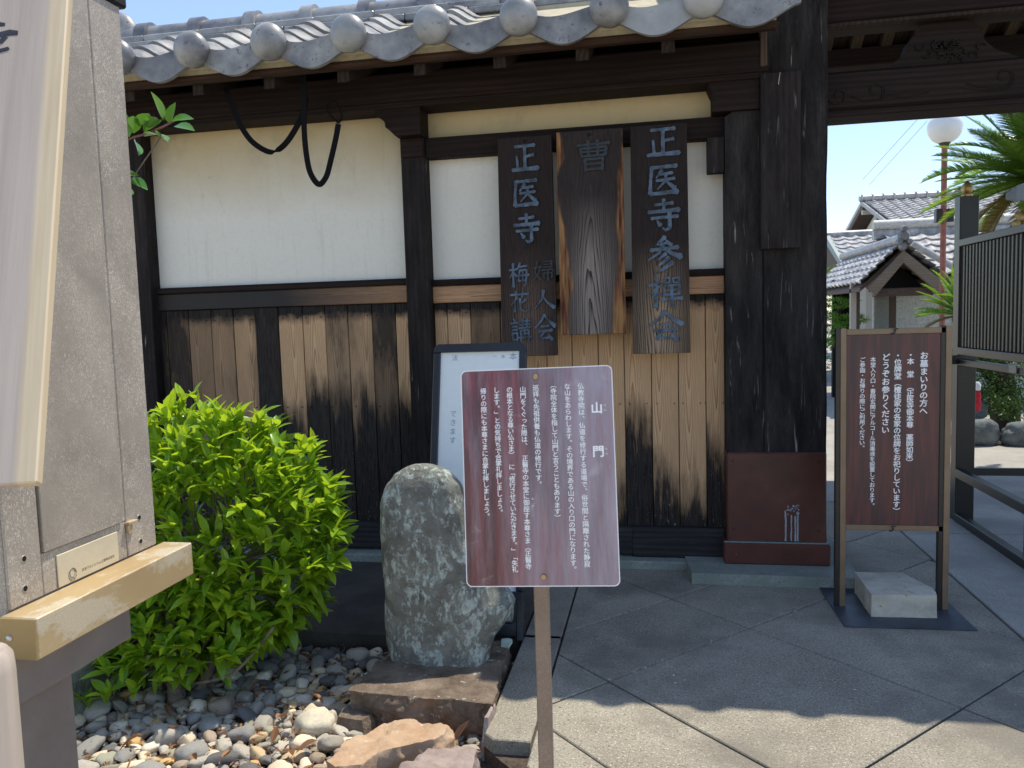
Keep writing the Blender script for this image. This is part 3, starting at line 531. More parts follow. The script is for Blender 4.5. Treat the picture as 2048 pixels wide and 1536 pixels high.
# brush-written characters: strokes of (points, widths) in a 100 x 100 box, y down
K = {
'正': [([(16, 12), (84, 10)], (7, 9)), ([(50, 12), (50, 86)], (8, 9)), ([(52, 46), (80, 42)], (7, 8)), ([(22, 44), (25, 86)], (6, 7)), ([(6, 89), (96, 86)], (9, 11))],
'医': [([(14, 12), (88, 9)], (7, 9)), ([(17, 14), (13, 50), (12, 88)], (8, 7, 10)), ([(12, 89), (90, 84)], (8, 11)), ([(46, 20), (30, 42)], (8, 4)), ([(40, 32), (76, 29)], (6, 7)), ([(30, 50), (82, 46)], (6, 7)), ([(58, 32), (54, 54), (32, 76)], (7, 6, 3)), ([(57, 52), (82, 74)], (5, 11))],
'寺': [([(24, 17), (76, 13)], (6, 8)), ([(50, 2), (50, 36)], (8, 7)), ([(6, 38), (94, 34)], (8, 10)), ([(14, 57), (90, 53)], (7, 8)), ([(66, 38), (67, 88), (54, 94), (46, 86)], (9, 9, 7, 3)), ([(30, 64), (40, 78)], (4, 11))],
'参': [([(52, 2), (30, 20), (62, 18)], (9, 6, 5)), ([(56, 12), (70, 24)], (5, 9)), ([(10, 36), (90, 30)], (7, 8)), ([(46, 22), (34, 44), (4, 62)], (8, 6, 3)), ([(52, 34), (72, 46), (98, 56)], (5, 9, 12)), ([(54, 46), (32, 62)], (8, 4)), ([(62, 58), (34, 77)], (9, 4)), ([(72, 70), (46, 88), (22, 98)], (10, 7, 3))],
'禅': [([(20, 3), (28, 12)], (5, 9)), ([(4, 26), (38, 22), (22, 44), (2, 58)], (7, 8, 6, 3)), ([(22, 40), (23, 98)], (8, 9)), ([(26, 48), (38, 58)], (4, 8)), ([(48, 5), (64, 3)], (4, 5)), ([(48, 6), (49, 20), (64, 19), (64, 4)], (4, 4, 4, 4)), ([(74, 5), (92, 3)], (4, 5)), ([(74, 6), (75, 20), (91, 19), (92, 4)], (4, 4, 4, 4)), ([(48, 30), (92, 27)], (5, 6)), ([(48, 30), (50, 60)], (6, 6)), ([(92, 27), (90, 58)], (7, 6)), ([(50, 44), (90, 42)], (4, 5)), ([(50, 59), (90, 57)], (5, 5)), ([(38, 74), (100, 70)], (7, 9)), ([(70, 30), (70, 99)], (7, 8))],
'会': [([(50, 3), (32, 26), (2, 50)], (10, 7, 4)), ([(50, 5), (70, 26), (99, 44)], (6, 9, 13)), ([(32, 46), (68, 43)], (6, 7)), ([(18, 64), (84, 60)], (7, 9)), ([(46, 64), (22, 90), (70, 86)], (8, 6, 6)), ([(66, 74), (84, 94)], (5, 12))],
'梅': [([(4, 30), (38, 27)], (6, 7)), ([(22, 4), (22, 98)], (8, 8)), ([(22, 34), (3, 64)], (6, 3)), ([(25, 40), (38, 54)], (4, 8)), ([(56, 3), (42, 28)], (8, 4)), ([(52, 18), (92, 14)], (6, 7)), ([(54, 32), (46, 74), (84, 72)], (6, 6, 6)), ([(54, 32), (88, 30), (82, 90), (72, 94)], (6, 7, 6, 4)), ([(36, 54), (98, 50)], (6, 7)), ([(68, 36), (70, 46)], (4, 6)), ([(66, 58), (68, 68)], (4, 6))],
'花': [([(6, 20), (94, 16)], (7, 9)), ([(32, 4), (34, 32)], (7, 6)), ([(66, 2), (62, 30)], (7, 6)), ([(36, 34), (8, 68)], (9, 4)), ([(26, 54), (26, 97)], (8, 9)), ([(82, 42), (54, 62)], (8, 4)), ([(52, 36), (53, 86), (66, 94), (92, 92), (95, 76)], (8, 8, 8, 9, 3))],
'講': [([(16, 3), (25, 11)], (4, 8)), ([(3, 22), (40, 18)], (6, 7)), ([(10, 36), (34, 34)], (5, 6)), ([(10, 50), (34, 48)], (5, 6)), ([(9, 64), (11, 92), (34, 90)], (6, 6, 6)), ([(9, 64), (35, 62), (34, 92)], (6, 6, 6)), ([(46, 14), (98, 11)], (5, 6)), ([(46, 28), (96, 25)], (5, 6)), ([(60, 3), (60, 40)], (6, 6)), ([(83, 2), (83, 40)], (6, 6)), ([(42, 42), (100, 38)], (6, 7)), ([(52, 52), (90, 50), (90, 97)], (5, 6, 7)), ([(52, 52), (52, 99)], (6, 7)), ([(71, 42), (71, 82)], (5, 5)), ([(54, 66), (88, 65)], (4, 4)), ([(40, 82), (104, 79)], (6, 7))],
'婦': [([(22, 3), (8, 56), (34, 96)], (7, 6, 9)), ([(34, 30), (26, 66), (2, 96)], (7, 6, 3)), ([(2, 36), (40, 30)], (6, 7)), ([(50, 6), (90, 4), (89, 34)], (5, 6, 6)), ([(54, 20), (88, 18)], (4, 5)), ([(48, 34), (90, 33)], (5, 6)), ([(42, 48), (98, 45), (93, 56)], (6, 7, 4)), ([(52, 64), (52, 90)], (6, 5)), ([(52, 64), (90, 62), (89, 86)], (5, 6, 6)), ([(71, 46), (71, 99)], (7, 8))],
'人': [([(48, 4), (40, 46), (4, 94)], (11, 8, 3)), ([(46, 38), (66, 66), (97, 90)], (5, 9, 14))],
'曹': [([(6, 16), (94, 12)], (7, 9)), ([(36, 2), (37, 50)], (8, 7)), ([(62, 2), (62, 50)], (8, 7)), ([(14, 26), (18, 52), (84, 50)], (7, 6, 7)), ([(14, 27), (86, 23), (84, 50)], (7, 8, 7)), ([(17, 38), (84, 36)], (5, 6)), ([(26, 62), (28, 98)], (8, 7)), ([(26, 62), (76, 60), (74, 98)], (7, 8, 7)), ([(28, 78), (74, 76)], (5, 6)), ([(28, 95), (74, 93)], (6, 7))]}
def brush(name, ch, x0, x1, z1, z0, y, mat, parent, lw=1.25):
    """raised painted strokes inside the box x0..x1, z1 (top)..z0 (bottom)"""
    mb = MB(); sx = (x1 - x0) / 100; sz = (z1 - z0) / 100
    for si, (pts, ws) in enumerate(K[ch]):
        P = [Vector((a, b)) for a, b in pts]; fine = []
        for i in range(len(P) - 1):
            for k in range(6):
                t = k / 6; fine.append((P[i].lerp(P[i + 1], t), ws[i] + (ws[min(i + 1, len(ws) - 1)] - ws[i]) * t))
        fine.append((P[-1], ws[-1])); L = []; Rr = []
        for i, (p, w) in enumerate(fine):
            t = (fine[min(i + 1, len(fine) - 1)][0] - fine[max(i - 1, 0)][0]).normalized(); nn = Vector((-t.y, t.x))
            q = i / (len(fine) - 1); w = w * lw * (1 + .22 * (math.exp(-(q * 9) ** 2) + math.exp(-((1 - q) * 9) ** 2))) * .5 * (1 + .1 * math.sin(i * 2.1 + si)); L.append(p + nn * w); Rr.append(p - nn * w)
        t = (fine[1][0] - fine[0][0]).normalized(); cap0 = fine[0][0] - t * fine[0][1] * .5; t = (fine[-1][0] - fine[-2][0]).normalized(); cap1 = fine[-1][0] + t * fine[-1][1] * .5
        n = len(fine); yy = y - si * .00018
        ring = [cap0] + L + [cap1] + Rr[::-1]
        f = lambda p, d: (x0 + p.x * sx, yy + d, z1 - p.y * sz)
        vs = [f(p, 0) for p in ring] + [f(p, .004) for p in ring]; m = len(ring)
        fs = [(0, 1, m - 1)] + [(i, i + 1, m - 1 - i, m - i) for i in range(1, n)] + [(n, n + 1, n + 2)] + [(i, (i + 1) % m, m + (i + 1) % m, m + i) for i in range(m)]
        mb.add(vs, fs)
    return mb.build(name, mat, parent)

# ------------------------------------------------------------------ hanging wooden signboards
def bz(py): return 2.546 - (py - 275) * .002887
SB = [("left_signboard", -.895, -.568, 1.281, 2.546, mat_signboard("signboard_left", (.15, .10, .075), (.017, .011, .010), 0.), "leftmost long dark hanging board, its lower characters in two columns"),
      ("m", -.545, -.170, 1.398, 2.556, mat_signboard("signboard_middle", (.25, .21, .18), (.022, .016, .015), .22, True), "shorter hanging board with orange sapwood edges and one almost vanished character"),
      ("r", -.132, .190, 1.280, 2.558, mat_signboard("signboard_right", (.34, .245, .16), (.015, .010, .009), .0), "long dark hanging board with six blue characters in one column beside the gate column")]
boards = []
for i, (_, x0, x1, z0, z1, m, lab) in enumerate(SB):
    b = thing("hanging_signboard", lab, "signboard", ((x0 + x1) / 2, 4.53, z0), "wooden boards hung on the wall rail")
    bm = bmesh.new(); bmesh.ops.create_cube(bm, size=1)
    for v in bm.verts: v.co = ((x0 + x1) / 2 + v.co.x * (x1 - x0 - (.012 if v.co.z > 0 and i != 1 else 0)), 4.545 + v.co.y * .045 + (.02 if v.co.z > 0 else 0), (z0 + z1) / 2 + v.co.z * (z1 - z0))
    bmesh.ops.bevel(bm, geom=bm.edges[:], offset=.003, segments=1, affect='EDGES'); mb = MB(); mb.addbm(bm); mb.build("board", m, b); boards.append(b)
    MB().tube([((x0 + x1) / 2, 4.535, z1 - .03), ((x0 + x1) / 2, 4.545, z1 - .025)], .008, 8).build("hanging_hole", VOID, b)
def by(z): return 4.5175 + (z - 1.28) / 1.27 * .02      # front face leans back a little
def ch(b, c, px0, px1, py0, py1, mat=CARVED, lw=1.25):
    # characters sit at their measured places on the boards
    k = .002894; x0, x1 = [(p - 1164) * k + {0: -.396 - .0, 1: -.396, 2: -.402}[b] for p in (px0, px1)]; z1, z0 = bz(py0), bz(py1); brush("character", c, x0, x1, z1, z0, by((z0 + z1) / 2) - .004, mat, boards[b], lw)
L0 = 1.00
for c, y0, y1 in (('正', 288, 347), ('医', 357, 418), ('寺', 427, 488)): ch(0, c, 1020, 1078, y0, y1)
for c, y0, y1, m in (('婦', 522, 562, FADED), ('人', 580, 620, CARVED), ('会', 629, 684, CARVED)): ch(0, c, 1060, 1102, y0, y1, m)
for c, y0, y1 in (('梅', 524, 574), ('花', 580, 624), ('講', 636, 684)): ch(0, c, 1010, 1052, y0, y1)
ch(1, '曹', 1150, 1220, 292, 352, FADED, 1.1)
for c, y0, y1 in (('正', 275, 336), ('医', 346, 411), ('寺', 414, 478), ('参', 486, 558), ('禅', 564, 624), ('会', 630, 690)): ch(2, c, 1288, 1354, y0, y1)
bb = thing("blank_nameboard", "plain grey weathered board hung on the gate column, no writing left", "signboard", (.675, 4.5, 1.84))
MB().box(.572, .779, 4.50, 4.538, 1.84, 2.775, .003).build("board", BEAMZ, bb)
MB().tube([(.672, 4.495, 2.77), (.668, 4.498, 2.74), (.664, 4.50, 2.71)], [.002, .002, .002], 6).build("wire_hook", plain("pale_wire", (.4, .38, .35), .5), bb)

# ------------------------------------------------------------------ black straps under the eave
def strap(lab, pts, w, side, extra=None):
    t = thing("hanging_strap", lab, "strap", pts[0], "straps hung under the eave beam"); MB().ribbon(pts, w, .003, side).build("webbing", BLACKM, t)
    if extra: MB().tube(extra, .006, 8).build("buckle", BLACKM, t)
def smooth(pts, n=6):
    P = [Vector(p) for p in pts]; out = []
    for i in range(len(P) - 1):
        a, b, c, d = P[max(i - 1, 0)], P[i], P[i + 1], P[min(i + 2, len(P) - 1)]
        for k in range(n): t = k / n; out.append(.5 * ((2 * b) + (c - a) * t + (2 * a - 5 * b + 4 * c - d) * t * t + (3 * b - a - 3 * c + d) * t ** 3))
    return out + [P[-1]]
strap("black webbing strap sagging in a wide loop from the eave beam", smooth([(-2.45, 4.32, 2.90), (-2.43, 4.30, 2.85), (-2.395, 4.3, 2.76), (-2.36, 4.3, 2.67), (-2.29, 4.3, 2.57), (-2.185, 4.3, 2.507), (-2.11, 4.3, 2.53), (-2.04, 4.3, 2.60), (-1.975, 4.3, 2.70), (-1.95, 4.31, 2.80)]), .032, (1, .2, .35))
strap("black webbing strap hanging in a long narrow loop with a metal hook", smooth([(-1.945, 4.28, 2.93), (-1.950, 4.28, 2.80), (-1.958, 4.28, 2.60), (-1.95, 4.28, 2.45), (-1.93, 4.28, 2.36), (-1.885, 4.28, 2.302), (-1.84, 4.28, 2.34), (-1.81, 4.28, 2.42), (-1.77, 4.28, 2.55), (-1.75, 4.28, 2.63)]), .033, (1, 0, .25),
      smooth([(-1.75, 4.28, 2.635), (-1.728, 4.28, 2.66), (-1.735, 4.28, 2.70), (-1.765, 4.28, 2.755), (-1.80, 4.28, 2.75), (-1.815, 4.28, 2.715), (-1.785, 4.28, 2.67), (-1.75, 4.28, 2.635)], 4))
strap("short black cord loop at the left end of the eave beam", smooth([(-2.90, 4.3, 2.78), (-2.87, 4.3, 2.72), (-2.80, 4.3, 2.70), (-2.74, 4.3, 2.735), (-2.72, 4.3, 2.79)]), .014, (1, 0, .3))

# ------------------------------------------------------------------ front information sign
BRONZE = mat_metal("bronze_pole", (.20, .15, .12), (.5, .45, .4), .4, .35, .35); BRONZE2 = mat_metal("bronze_frame", (.21, .145, .09), (.45, .36, .26), .38, .3, .12); DARKBR = plain("dark_bronze", (.018, .014, .012), .4)
PANW = mat_redwood("red_wood_panel_painted_sheen", .24, .85); PANR = mat_redwood("dark_wood_panel", .3, 0, ((.038, .017, .020), (.056, .021, .025), (.115, .028, .028), (.045, .02, .024)))
BRASS = plain("brass_bolt", (.42, .29, .13), .35, .6, .15)
fs = thing("information_sign", "dark red information sign with white vertical writing on a thin brown pole, nearest the camera", "sign", (0, 0, 0))
fs.location = (-.2178, 1.4148, 1.2075); fs.rotation_euler = Matrix.Identity(3).to_euler()
_a, _b, _g = .0528, -.137, -.019
Mr = (Matrix.Rotation(_a, 4, 'Z') @ Matrix.Rotation(_b, 4, 'X') @ Matrix.Rotation(_g, 4, 'Y')); fs.rotation_euler = Mr.to_euler(); WL[fs.name] = Vector()
PW, PH = .2842, .4036
def rr(w, h, r, n=6): return [(sx * (w / 2 - r) + r * math.cos(a), sz * (h / 2 - r) + r * math.sin(a)) for sx, sz, a0 in ((1, 1, 0), (-1, 1, 90), (-1, -1, 180), (1, -1, 270)) for a in [R(a0 + 90 * k / n) for k in range(n + 1)]]
MB().prism(rr(PW, PH, .011), 'y', -.0015, .0025).build("panel_edge", WHITEP, fs, local=True)
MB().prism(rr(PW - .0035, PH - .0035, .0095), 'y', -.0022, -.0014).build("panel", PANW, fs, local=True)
XL = -PW / 2; ZT = PH / 2
def line(s_, x, z0, z1, size, bold, par, y, **k):
    T = MB(); vtext(T, s_, x, z0, z1, size, y, bold, 3); return T.build("text_column", WHITEP, par, **k)
def col(s_, x, y0, y1): line(s_, XL + x, ZT - y0, ZT - y1, .0121, .014, fs, -.0025, local=True)
col("仏教寺院は、仏道を修行する道場で、俗世間と隔離された静寂", .2255, .031, .369); col("な山をあらわします。その境界である山の入り口の門になります。", .2005, .031, .378)
col("（寺院全体を指して山門と言うこともあります）", .1745, .027, .284); col("巡拝も先祖供養も仏道の修行です。", .1418, .031, .222)
col("山門をくぐった際は、　正醫寺の本堂に御座す本尊さま（正醫寺", .1175, .033, .372); col("の根本となる尊い仏さま）　に「修行させていただきます。」「失礼", .0922, .033, .377)
col("します。」との気持ちで合掌礼拝しましょう。", .0675, .033, .272); col("帰りの際にも本尊さまに合掌礼拝しましょう。", .0425, .034, .279)
for c, y in (("山", .078), ("門", .158)): line(c, XL + .2535, ZT - y + .011, ZT - y - .011, .0225, .03, fs, -.0025, local=True)
for c, x, y in (("さん", .2683, .078), ("もん", .2683, .158)): line(c, XL + x, ZT - y + .0085, ZT - y - .0085, .0052, .0, fs, -.0025, local=True)
line("おわ", XL + .1292, ZT - .236, ZT - .262, .0045, 0, fs, -.0025, local=True)
for z in (ZT - .0165, -ZT + .018):
    bo = MB().tube([(0.0 + (.0 if z > 0 else .003), -.0022, z), (0.0 + (.0 if z > 0 else .003), -.006, z)], [.0058, .0045], 12).build("bolt", BRASS, fs, local=True)
# the pole behind the panel is plumb, the panel leans back on it
pole = MB().box(-.2405, -.2115, 1.452, 1.468, -.06, 1.40, .002).mesh("pole", Vector((-.226, 1.46, .67)))
po = link("pole", pole, BRONZE, None); po.matrix_world = Matrix.Translation((-.226, 1.46, .67)); po.parent = fs; fs_m = Matrix.Translation(fs.location) @ Mr; po.matrix_parent_inverse = fs_m.inverted()
for z, y in ((1.39, 1.440), (1.03, 1.40)):
    me = MB().box(-.012, .012, y - 1.42, 1.455 - 1.42, -.01, .01, .002).mesh("spacer"); q = link("spacer", me, BRONZE, None); q.matrix_world = Matrix.Translation((-.226, 1.42, z)); q.parent = fs; q.matrix_parent_inverse = fs_m.inverted()

# ------------------------------------------------------------------ right standing sign, plate and stone block
rs = thing("standing_sign", "waist-high dark red visitor sign in a light bronze frame beside the gate column", "sign", (1.14, 4.07, 0))
STEELP = plain("steel_plate", (.055, .065, .085), .5, .3, .35, 8)
MB().prism([(.845, 4.335), (.857, 3.802), (1.437, 3.817), (1.43, 4.37)], 'z', .001, .007).build("base_plate", STEELP, rs)
for x0, x1 in ((.889, .908), (1.366, 1.385)):
    ps = bx("post", x0, x1 + .009, 4.06, 4.082, .007, 1.405, BRONZE2, rs, .002)
    bx("post_side", x0 - .022, x0 - .0005, 4.062, 4.092, .007, 1.408, DARKBR, rs, .002)
for z0, z1 in ((1.372, 1.400), (.400, .427)): bx("rail", .9175, 1.3655, 4.062, 4.080, z0, z1, BRONZE2, rs, .002)
bx("panel", .918, 1.352, 4.068, 4.074, .4275, 1.3715, PANR, rs, .001)
kx, kz = .000640, .000716
def rc(s, cx, y0, y1, size, bold=.023): line(s, .918 + (cx - 108) * kx * .985, 1.380 - (y0 - 88) * kz, 1.380 - (y1 - 88) * kz, size, bold, rs, 4.0665)
rc("お墓まいりの方へ", 668, 222, 652, .0385); rc("・本　堂　（正医寺御本尊　薬師如来）", 572, 222, 1000, .034); rc("・位牌堂（檀徒家の各家の位牌をお祀りしています）", 481, 222, 1342, .035)
rc("どうぞお参りください", 395, 228, 782, .0385); rc("本堂入り口・書院玄関にアルコール消毒液を設置しております。", 302, 252, 1300, .0268, .015); rc("ご参詣・お帰りの際にご利用ください。", 225, 252, 896, .0268, .015)
for z in (1.386, .413):
    MB().tube(smooth([(1.118, 4.058, z - .012), (1.13, 4.052, z - .010), (1.137, 4.05, z), (1.132, 4.052, z + .008), (1.15, 4.056, z + .012)], 4), .0035, 6).build("clip", plain("dark_clip", (.03, .025, .02), .4), rs)
sb = thing("stone_block", "pale rough granite block weighing down the plate of the standing sign", "block", (1.16, 4.1, .007))
# ------------------------------------------------------------------ rocks
def rockmesh(poly, z0, z1, seed, amp, taper=.9, sub=5, freq=6., top=.3, mat_=None):
    """irregular block over a polygon footprint: rings from foot to top, displaced by noise"""
    cx = sum(p[0] for p in poly) / len(poly); cy = sum(p[1] for p in poly) / len(poly); m = MB(); per = []
    n = len(poly)
    for i in range(n):
        a, b = Vector(poly[i]), Vector(poly[(i + 1) % n]); L = (b - a).length; k = max(2, int(L / (.012 * 6 / sub)))
        per += [a.lerp(b, t / k) for t in range(k)]
    nz = max(4, int((z1 - z0) / (.012 * 6 / sub))); vs = []; fs = []; c = len(per); rings = []
    prof = [(z0 + (z1 - z0) * i / nz, 1 + (taper - 1) * i / nz) for i in range(nz + 1)]
    for j in range(1, 10): prof.append((z1 + .004 * math.sin(j / 9 * 1.57), taper * (1 - j / 9.5)))
    for z, s in prof:
        for p in per:
            q = Vector((cx + (p.x - cx) * s, cy + (p.y - cy) * s, z)); d = noise.fractal(q * freq + Vector((seed, 0, 0)), 1., 2., 5); d2 = noise.noise(q * freq * 4 + Vector((0, seed, 0)))
            out = Vector((p.x - cx, p.y - cy, 0)).normalized(); w = 1. if z <= z1 else top
            q += out * (d * amp + d2 * amp * .35) * (1 if z <= z1 else s) + Vector((0, 0, (d * amp + d2 * amp * .25) * top * (1 if z > z0 else 0))); vs.append(q)
    K_ = len(prof)
    for r in range(K_ - 1):
        for i in range(c): fs.append((r * c + i, r * c + (i + 1) % c, (r + 1) * c + (i + 1) % c, (r + 1) * c + i))
    fs.append(tuple((K_ - 1) * c + i for i in range(c))); m.add(vs, fs, True); return m
GRAN = mat_rock("granite", (.38, .34, .28), (.52, .47, .38), (.62, .57, .48), spots=(.42, .26, .10), bd=.003)
rockmesh([(1.005, 3.93), (1.307, 3.945), (1.322, 4.06), (1.245, 4.29), (1.01, 4.27)], .008, .118, 3, .004, .99, 8, 12, .3).build("block", GRAN, sb)
STELE = mat_rock("lichen_stone", (.11, .11, .095), (.19, .19, .165), (.29, .29, .255), lich=(.35, .39, .35), bd=.014)
st = thing("stone_monument", "tall rounded grey stone monument blotched with pale lichen on a brown base stone", "monument", (-.95, 3.18, .05))
lv = [(.03, -1.165, -.735), (.10, -1.178, -.715), (.17, -1.188, -.675), (.23, -1.192, -.635), (.29, -1.195, -.622), (.36, -1.195, -.68), (.45, -1.195, -.715), (.55, -1.193, -.755), (.65, -1.19, -.795), (.73, -1.183, -.82), (.80, -1.165, -.845), (.845, -1.13, -.885), (.87, -1.09, -.93), (.882, -1.05, -.97), (.885, -1.02, -1.0)]
sm = MB(); vs = []; NS = 96; NL = 90
for j in range(NL + 1):
    t = j / NL; z = .03 + .855 * (1 - (1 - t) ** 1.35)
    k = max(i for i in range(len(lv) - 1) if lv[i][0] <= z + 1e-6); a, b = lv[k], lv[k + 1]; u = min(1, (z - a[0]) / (b[0] - a[0])); xl = a[1] + (b[1] - a[1]) * u; xr = a[2] + (b[2] - a[2]) * u
    dep = .135 * min(1., ((xr - xl) / .36) ** .8) * (1 - .25 * t); cy = 3.20 + .03 * t
    for i in range(NS):
        an = 2 * math.pi * i / NS; ca, sa = math.cos(an), math.sin(an); ex = .62; x = (xl + xr) / 2 + (xr - xl) / 2 * math.copysign(abs(ca) ** ex, ca); y = cy + dep * math.copysign(abs(sa) ** ex, sa)
        q = Vector((x, y, z)); d = noise.fractal(Vector((x * 7, y * 7, z * 2.6)) + Vector((4, 0, 0)), 1, 2, 6) * .018 + abs(noise.noise(Vector((x * 38, y * 38, z * 7)))) * -.009 + noise.noise(Vector((x * 80, y * 80, z * 40))) * .002
        vs.append(q + Vector((ca * .4, sa, 0)).normalized() * d)
fsx = [(j * NS + i, j * NS + (i + 1) % NS, (j + 1) * NS + (i + 1) % NS, (j + 1) * NS + i) for j in range(NL) for i in range(NS)] + [tuple(NL * NS + i for i in range(NS))]
sm.add(vs, fsx, True).build("stone", STELE, st)
BASE = mat_rock("base_stone", (.10, .07, .05), (.20, .15, .11), (.32, .25, .185), spots=(.42, .42, .36), bd=.022)
bs = thing("base_stone", "rough brown square base stone under the monument, chiselled front edge", "stone", (-.92, 3.05, -.1))
rockmesh([(-1.225, 2.825), (-1.0, 2.80), (-.81, 2.80), (-.63, 2.785), (-.655, 3.05), (-.67, 3.37), (-.92, 3.35), (-1.19, 3.26)], -.13, .045, 11, .020, .985, 10, 14, .22).build("block", BASE, bs)
MOSSW = plain("pale_lichen", (.45, .56, .45), .9, var=.2)
MB().prism([(-.70, 3.30), (-.665, 3.30), (-.66, 3.36), (-.68, 3.372), (-.71, 3.36)], 'z', .040, .058).build("lichen_patch", MOSSW, bs)
TAN = mat_rock("tan_rock", (.36, .22, .13), (.46, .31, .20), (.52, .40, .28), spots=(.6, .48, .36), bd=.008); PINK = mat_rock("pink_rock", (.24, .18, .165), (.34, .27, .24), (.42, .35, .31), bd=.008)
def rock(name, lab, poly, z0, z1, seed, amp, mat, taper=.75, top=.8):
    t = thing(name, lab, "rock", (sum(p[0] for p in poly) / len(poly), sum(p[1] for p in poly) / len(poly), z0)); rockmesh(poly, z0, z1, seed, amp, taper, 8, 8, top).build("stone", mat, t)
rock("flat_rock", "large flat tan rock lying against the base stone in the gravel", [(-1.19, 2.40), (-1.13, 2.36), (-1.03, 2.39), (-.99, 2.50), (-.78, 2.62), (-.745, 2.68), (-.76, 2.75), (-.87, 2.78), (-1.07, 2.77), (-1.15, 2.60)], -.13, -.015, 5, .022, TAN, .80)
rock("flat_rock", "pinkish brown rock at the corner of the paving, in front of the tan rock", [(-.96, 2.2), (-.62, 2.15), (-.60, 2.40), (-.635, 2.60), (-.72, 2.635), (-.80, 2.60), (-.90, 2.45)], -.13, -.02, 8, .02, PINK, .82)
rock("stone_shard", "upright reddish stone shard wedged between the base stone and the paving", [(-.655, 2.66), (-.628, 2.66), (-.618, 2.86), (-.64, 2.87)], -.12, .035, 4, .006, PINK, .55, .3)
rock("small_rock", "small brown rock tucked under the left corner of the base stone", [(-1.27, 2.76), (-1.13, 2.74), (-1.10, 2.80), (-1.2, 2.86), (-1.27, 2.84)], -.13, -.035, 6, .012, BASE, .75)

# ------------------------------------------------------------------ leaning floor stand behind the front sign
fl = thing("floor_stand_sign", "black framed floor stand with a white notice sheet leaning behind the front sign", "stand sign", (-.85, 3.6, 0))
BLK = plain("black_plastic", (.016, .019, .026), .38, var=.2, spec=.5); SHEETM = plain("notice_paper", (.76, .80, .80), .35, var=.02); TANK = plain("white_tank", (.55, .60, .60), .5, var=.12, scale=6)
A0 = Vector((-.87, 3.50, .05)); ux = Vector((1, .03, 0)).normalized(); uz = Vector((0.0, .255, 1)).normalized(); uy = uz.cross(ux)
def lp(x, y, z): return A0 + ux * x + uy * y + uz * z      # stand coordinates
def lbox(name, x0, x1, y0, y1, z0, z1, mat, b=.004):
    m = MB().box(x0, x1, y0, y1, z0, z1, b); m.v = [lp(*v) for v in m.v]; return m.build(name, mat, fl)
def lprism(name, pts, y0, y1, mat):
    m = MB().prism(pts, 'y', y0, y1); m.v = [lp(*v) for v in m.v]; return m.build(name, mat, fl)
HW, ZB, ZTT = .236, .17, 1.372
lbox("frame_side", -HW, -HW + .036, -.02, .02, ZB, ZTT - .043, BLK); lbox("frame_side", HW - .036, HW, -.02, .02, ZB, ZTT - .03, BLK)
arc = [(-HW, ZTT - .042), (-HW, ZTT - .03), (-HW + .008, ZTT - .010), (-HW + .026, ZTT), (HW - .026, ZTT), (HW - .008, ZTT - .010), (HW, ZTT - .03), (HW, ZTT - .042), (HW - .036, ZTT - .042), (-HW + .036, ZTT - .042)]
lprism("frame_top", arc, -.021, .019, BLK)
lbox("frame_bottom", -HW, HW, -.021, .021, .125, .168, BLK); lbox("sheet", -HW + .035, HW - .035, -.006, .004, .166, ZTT - .040, SHEETM, .001)
for x in (-HW - .002, HW - .03): lbox("leg", x, x + .032, -.03, .03, -.055, .13, BLK)
lbox("foot_bar", -HW, HW, -.022, .03, -.035, .02, BLK)
tk = MB().tube([tuple(lp(-HW + .05, .03, .075)), tuple(lp(HW - .06, .03, .075))], .052, 20); tk.build("water_tank", TANK, fl)
for c_, x_, z0_, z1_, sz_ in [("本", .168, .045, .09, .042), ("本", .118, .056, .079, .022), ("（", .075, .046, .07, .024), ("法", -.128, .050, .087, .033)] + [(q, -.128, .33 + k * .044, .374 + k * .044, .036) for k, q in enumerate("できます")]:
    T = MB(); vtext(T, c_, x_, ZTT - z0_, ZTT - z1_, sz_, -.0066, -.004); T.v = [lp(*v) for v in T.v]; T.build("character", BLUEP, fl)

# ------------------------------------------------------------------ notice case at the left
ALU = mat_metal("weathered_aluminium", (.35, .305, .255), (.74, .69, .61), .5, .2, .8); ALU2 = mat_metal("weathered_aluminium_plate", (.36, .315, .265), (.70, .65, .57), .45, .2, .6)
ALUD = mat_metal("shaded_aluminium", (.25, .21, .185), (.36, .32, .29), .5, .2, .3)  # darker copy of the case aluminium, shade put into its colour
GOLD = N("worn_gold_anodised"); _c = GOLD.coord((1, .6, 1), rnd=False); _m = GOLD.ramp(GOLD.noise(_c, 6, 7, .68, .4), [(.50, 0.), (.56, 1.)]); _g = GOLD.ramp(GOLD.noise(_c, 3, 4), [(.3, (.40, .285, .145)), (.7, (.50, .38, .21))])
_k = GOLD.ramp(GOLD.noise(GOLD.coord(rnd=False), 300, 3), [(.3, (.50, .43, .30)), (.7, (.68, .62, .50))]); GOLD = GOLD.fin(GOLD.mix(GOLD.math('MULTIPLY', _m, .75), _g, _k), .5, GOLD.bump(_m, .001, .3), .25)
nc = thing("notice_case", "weathered brown aluminium notice case on a pillar at the left edge, edge-on to the camera", "notice case", (-1.7, 1.75, 0))
bx("case_body", -1.86, -1.468, 1.495, 2.032, .765, 2.42, ALU, nc, .003)
bx("frame_stile", -1.468, -1.460, 1.905, 2.030, .87, 2.40, ALU, nc, .0025); bx("frame_stile", -1.468, -1.460, 1.497, 1.598, .87, 2.40, ALU, nc, .0025)
bx("bottom_rail", -1.468, -1.4615, 1.600, 1.903, .87, .972, ALU, nc, .002)
bx("front_plate", -1.468, -1.4545, 1.603, 1.886, .974, 2.39, ALU2, nc, .002); bx("front_plate_edge", -1.467, -1.4605, 1.888, 1.902, .974, 2.39, ALU, nc, .001)
bx("case_roof", -2.0, -1.452, 1.3, 2.055, 2.402, 2.50, DARKBR, nc, .006)
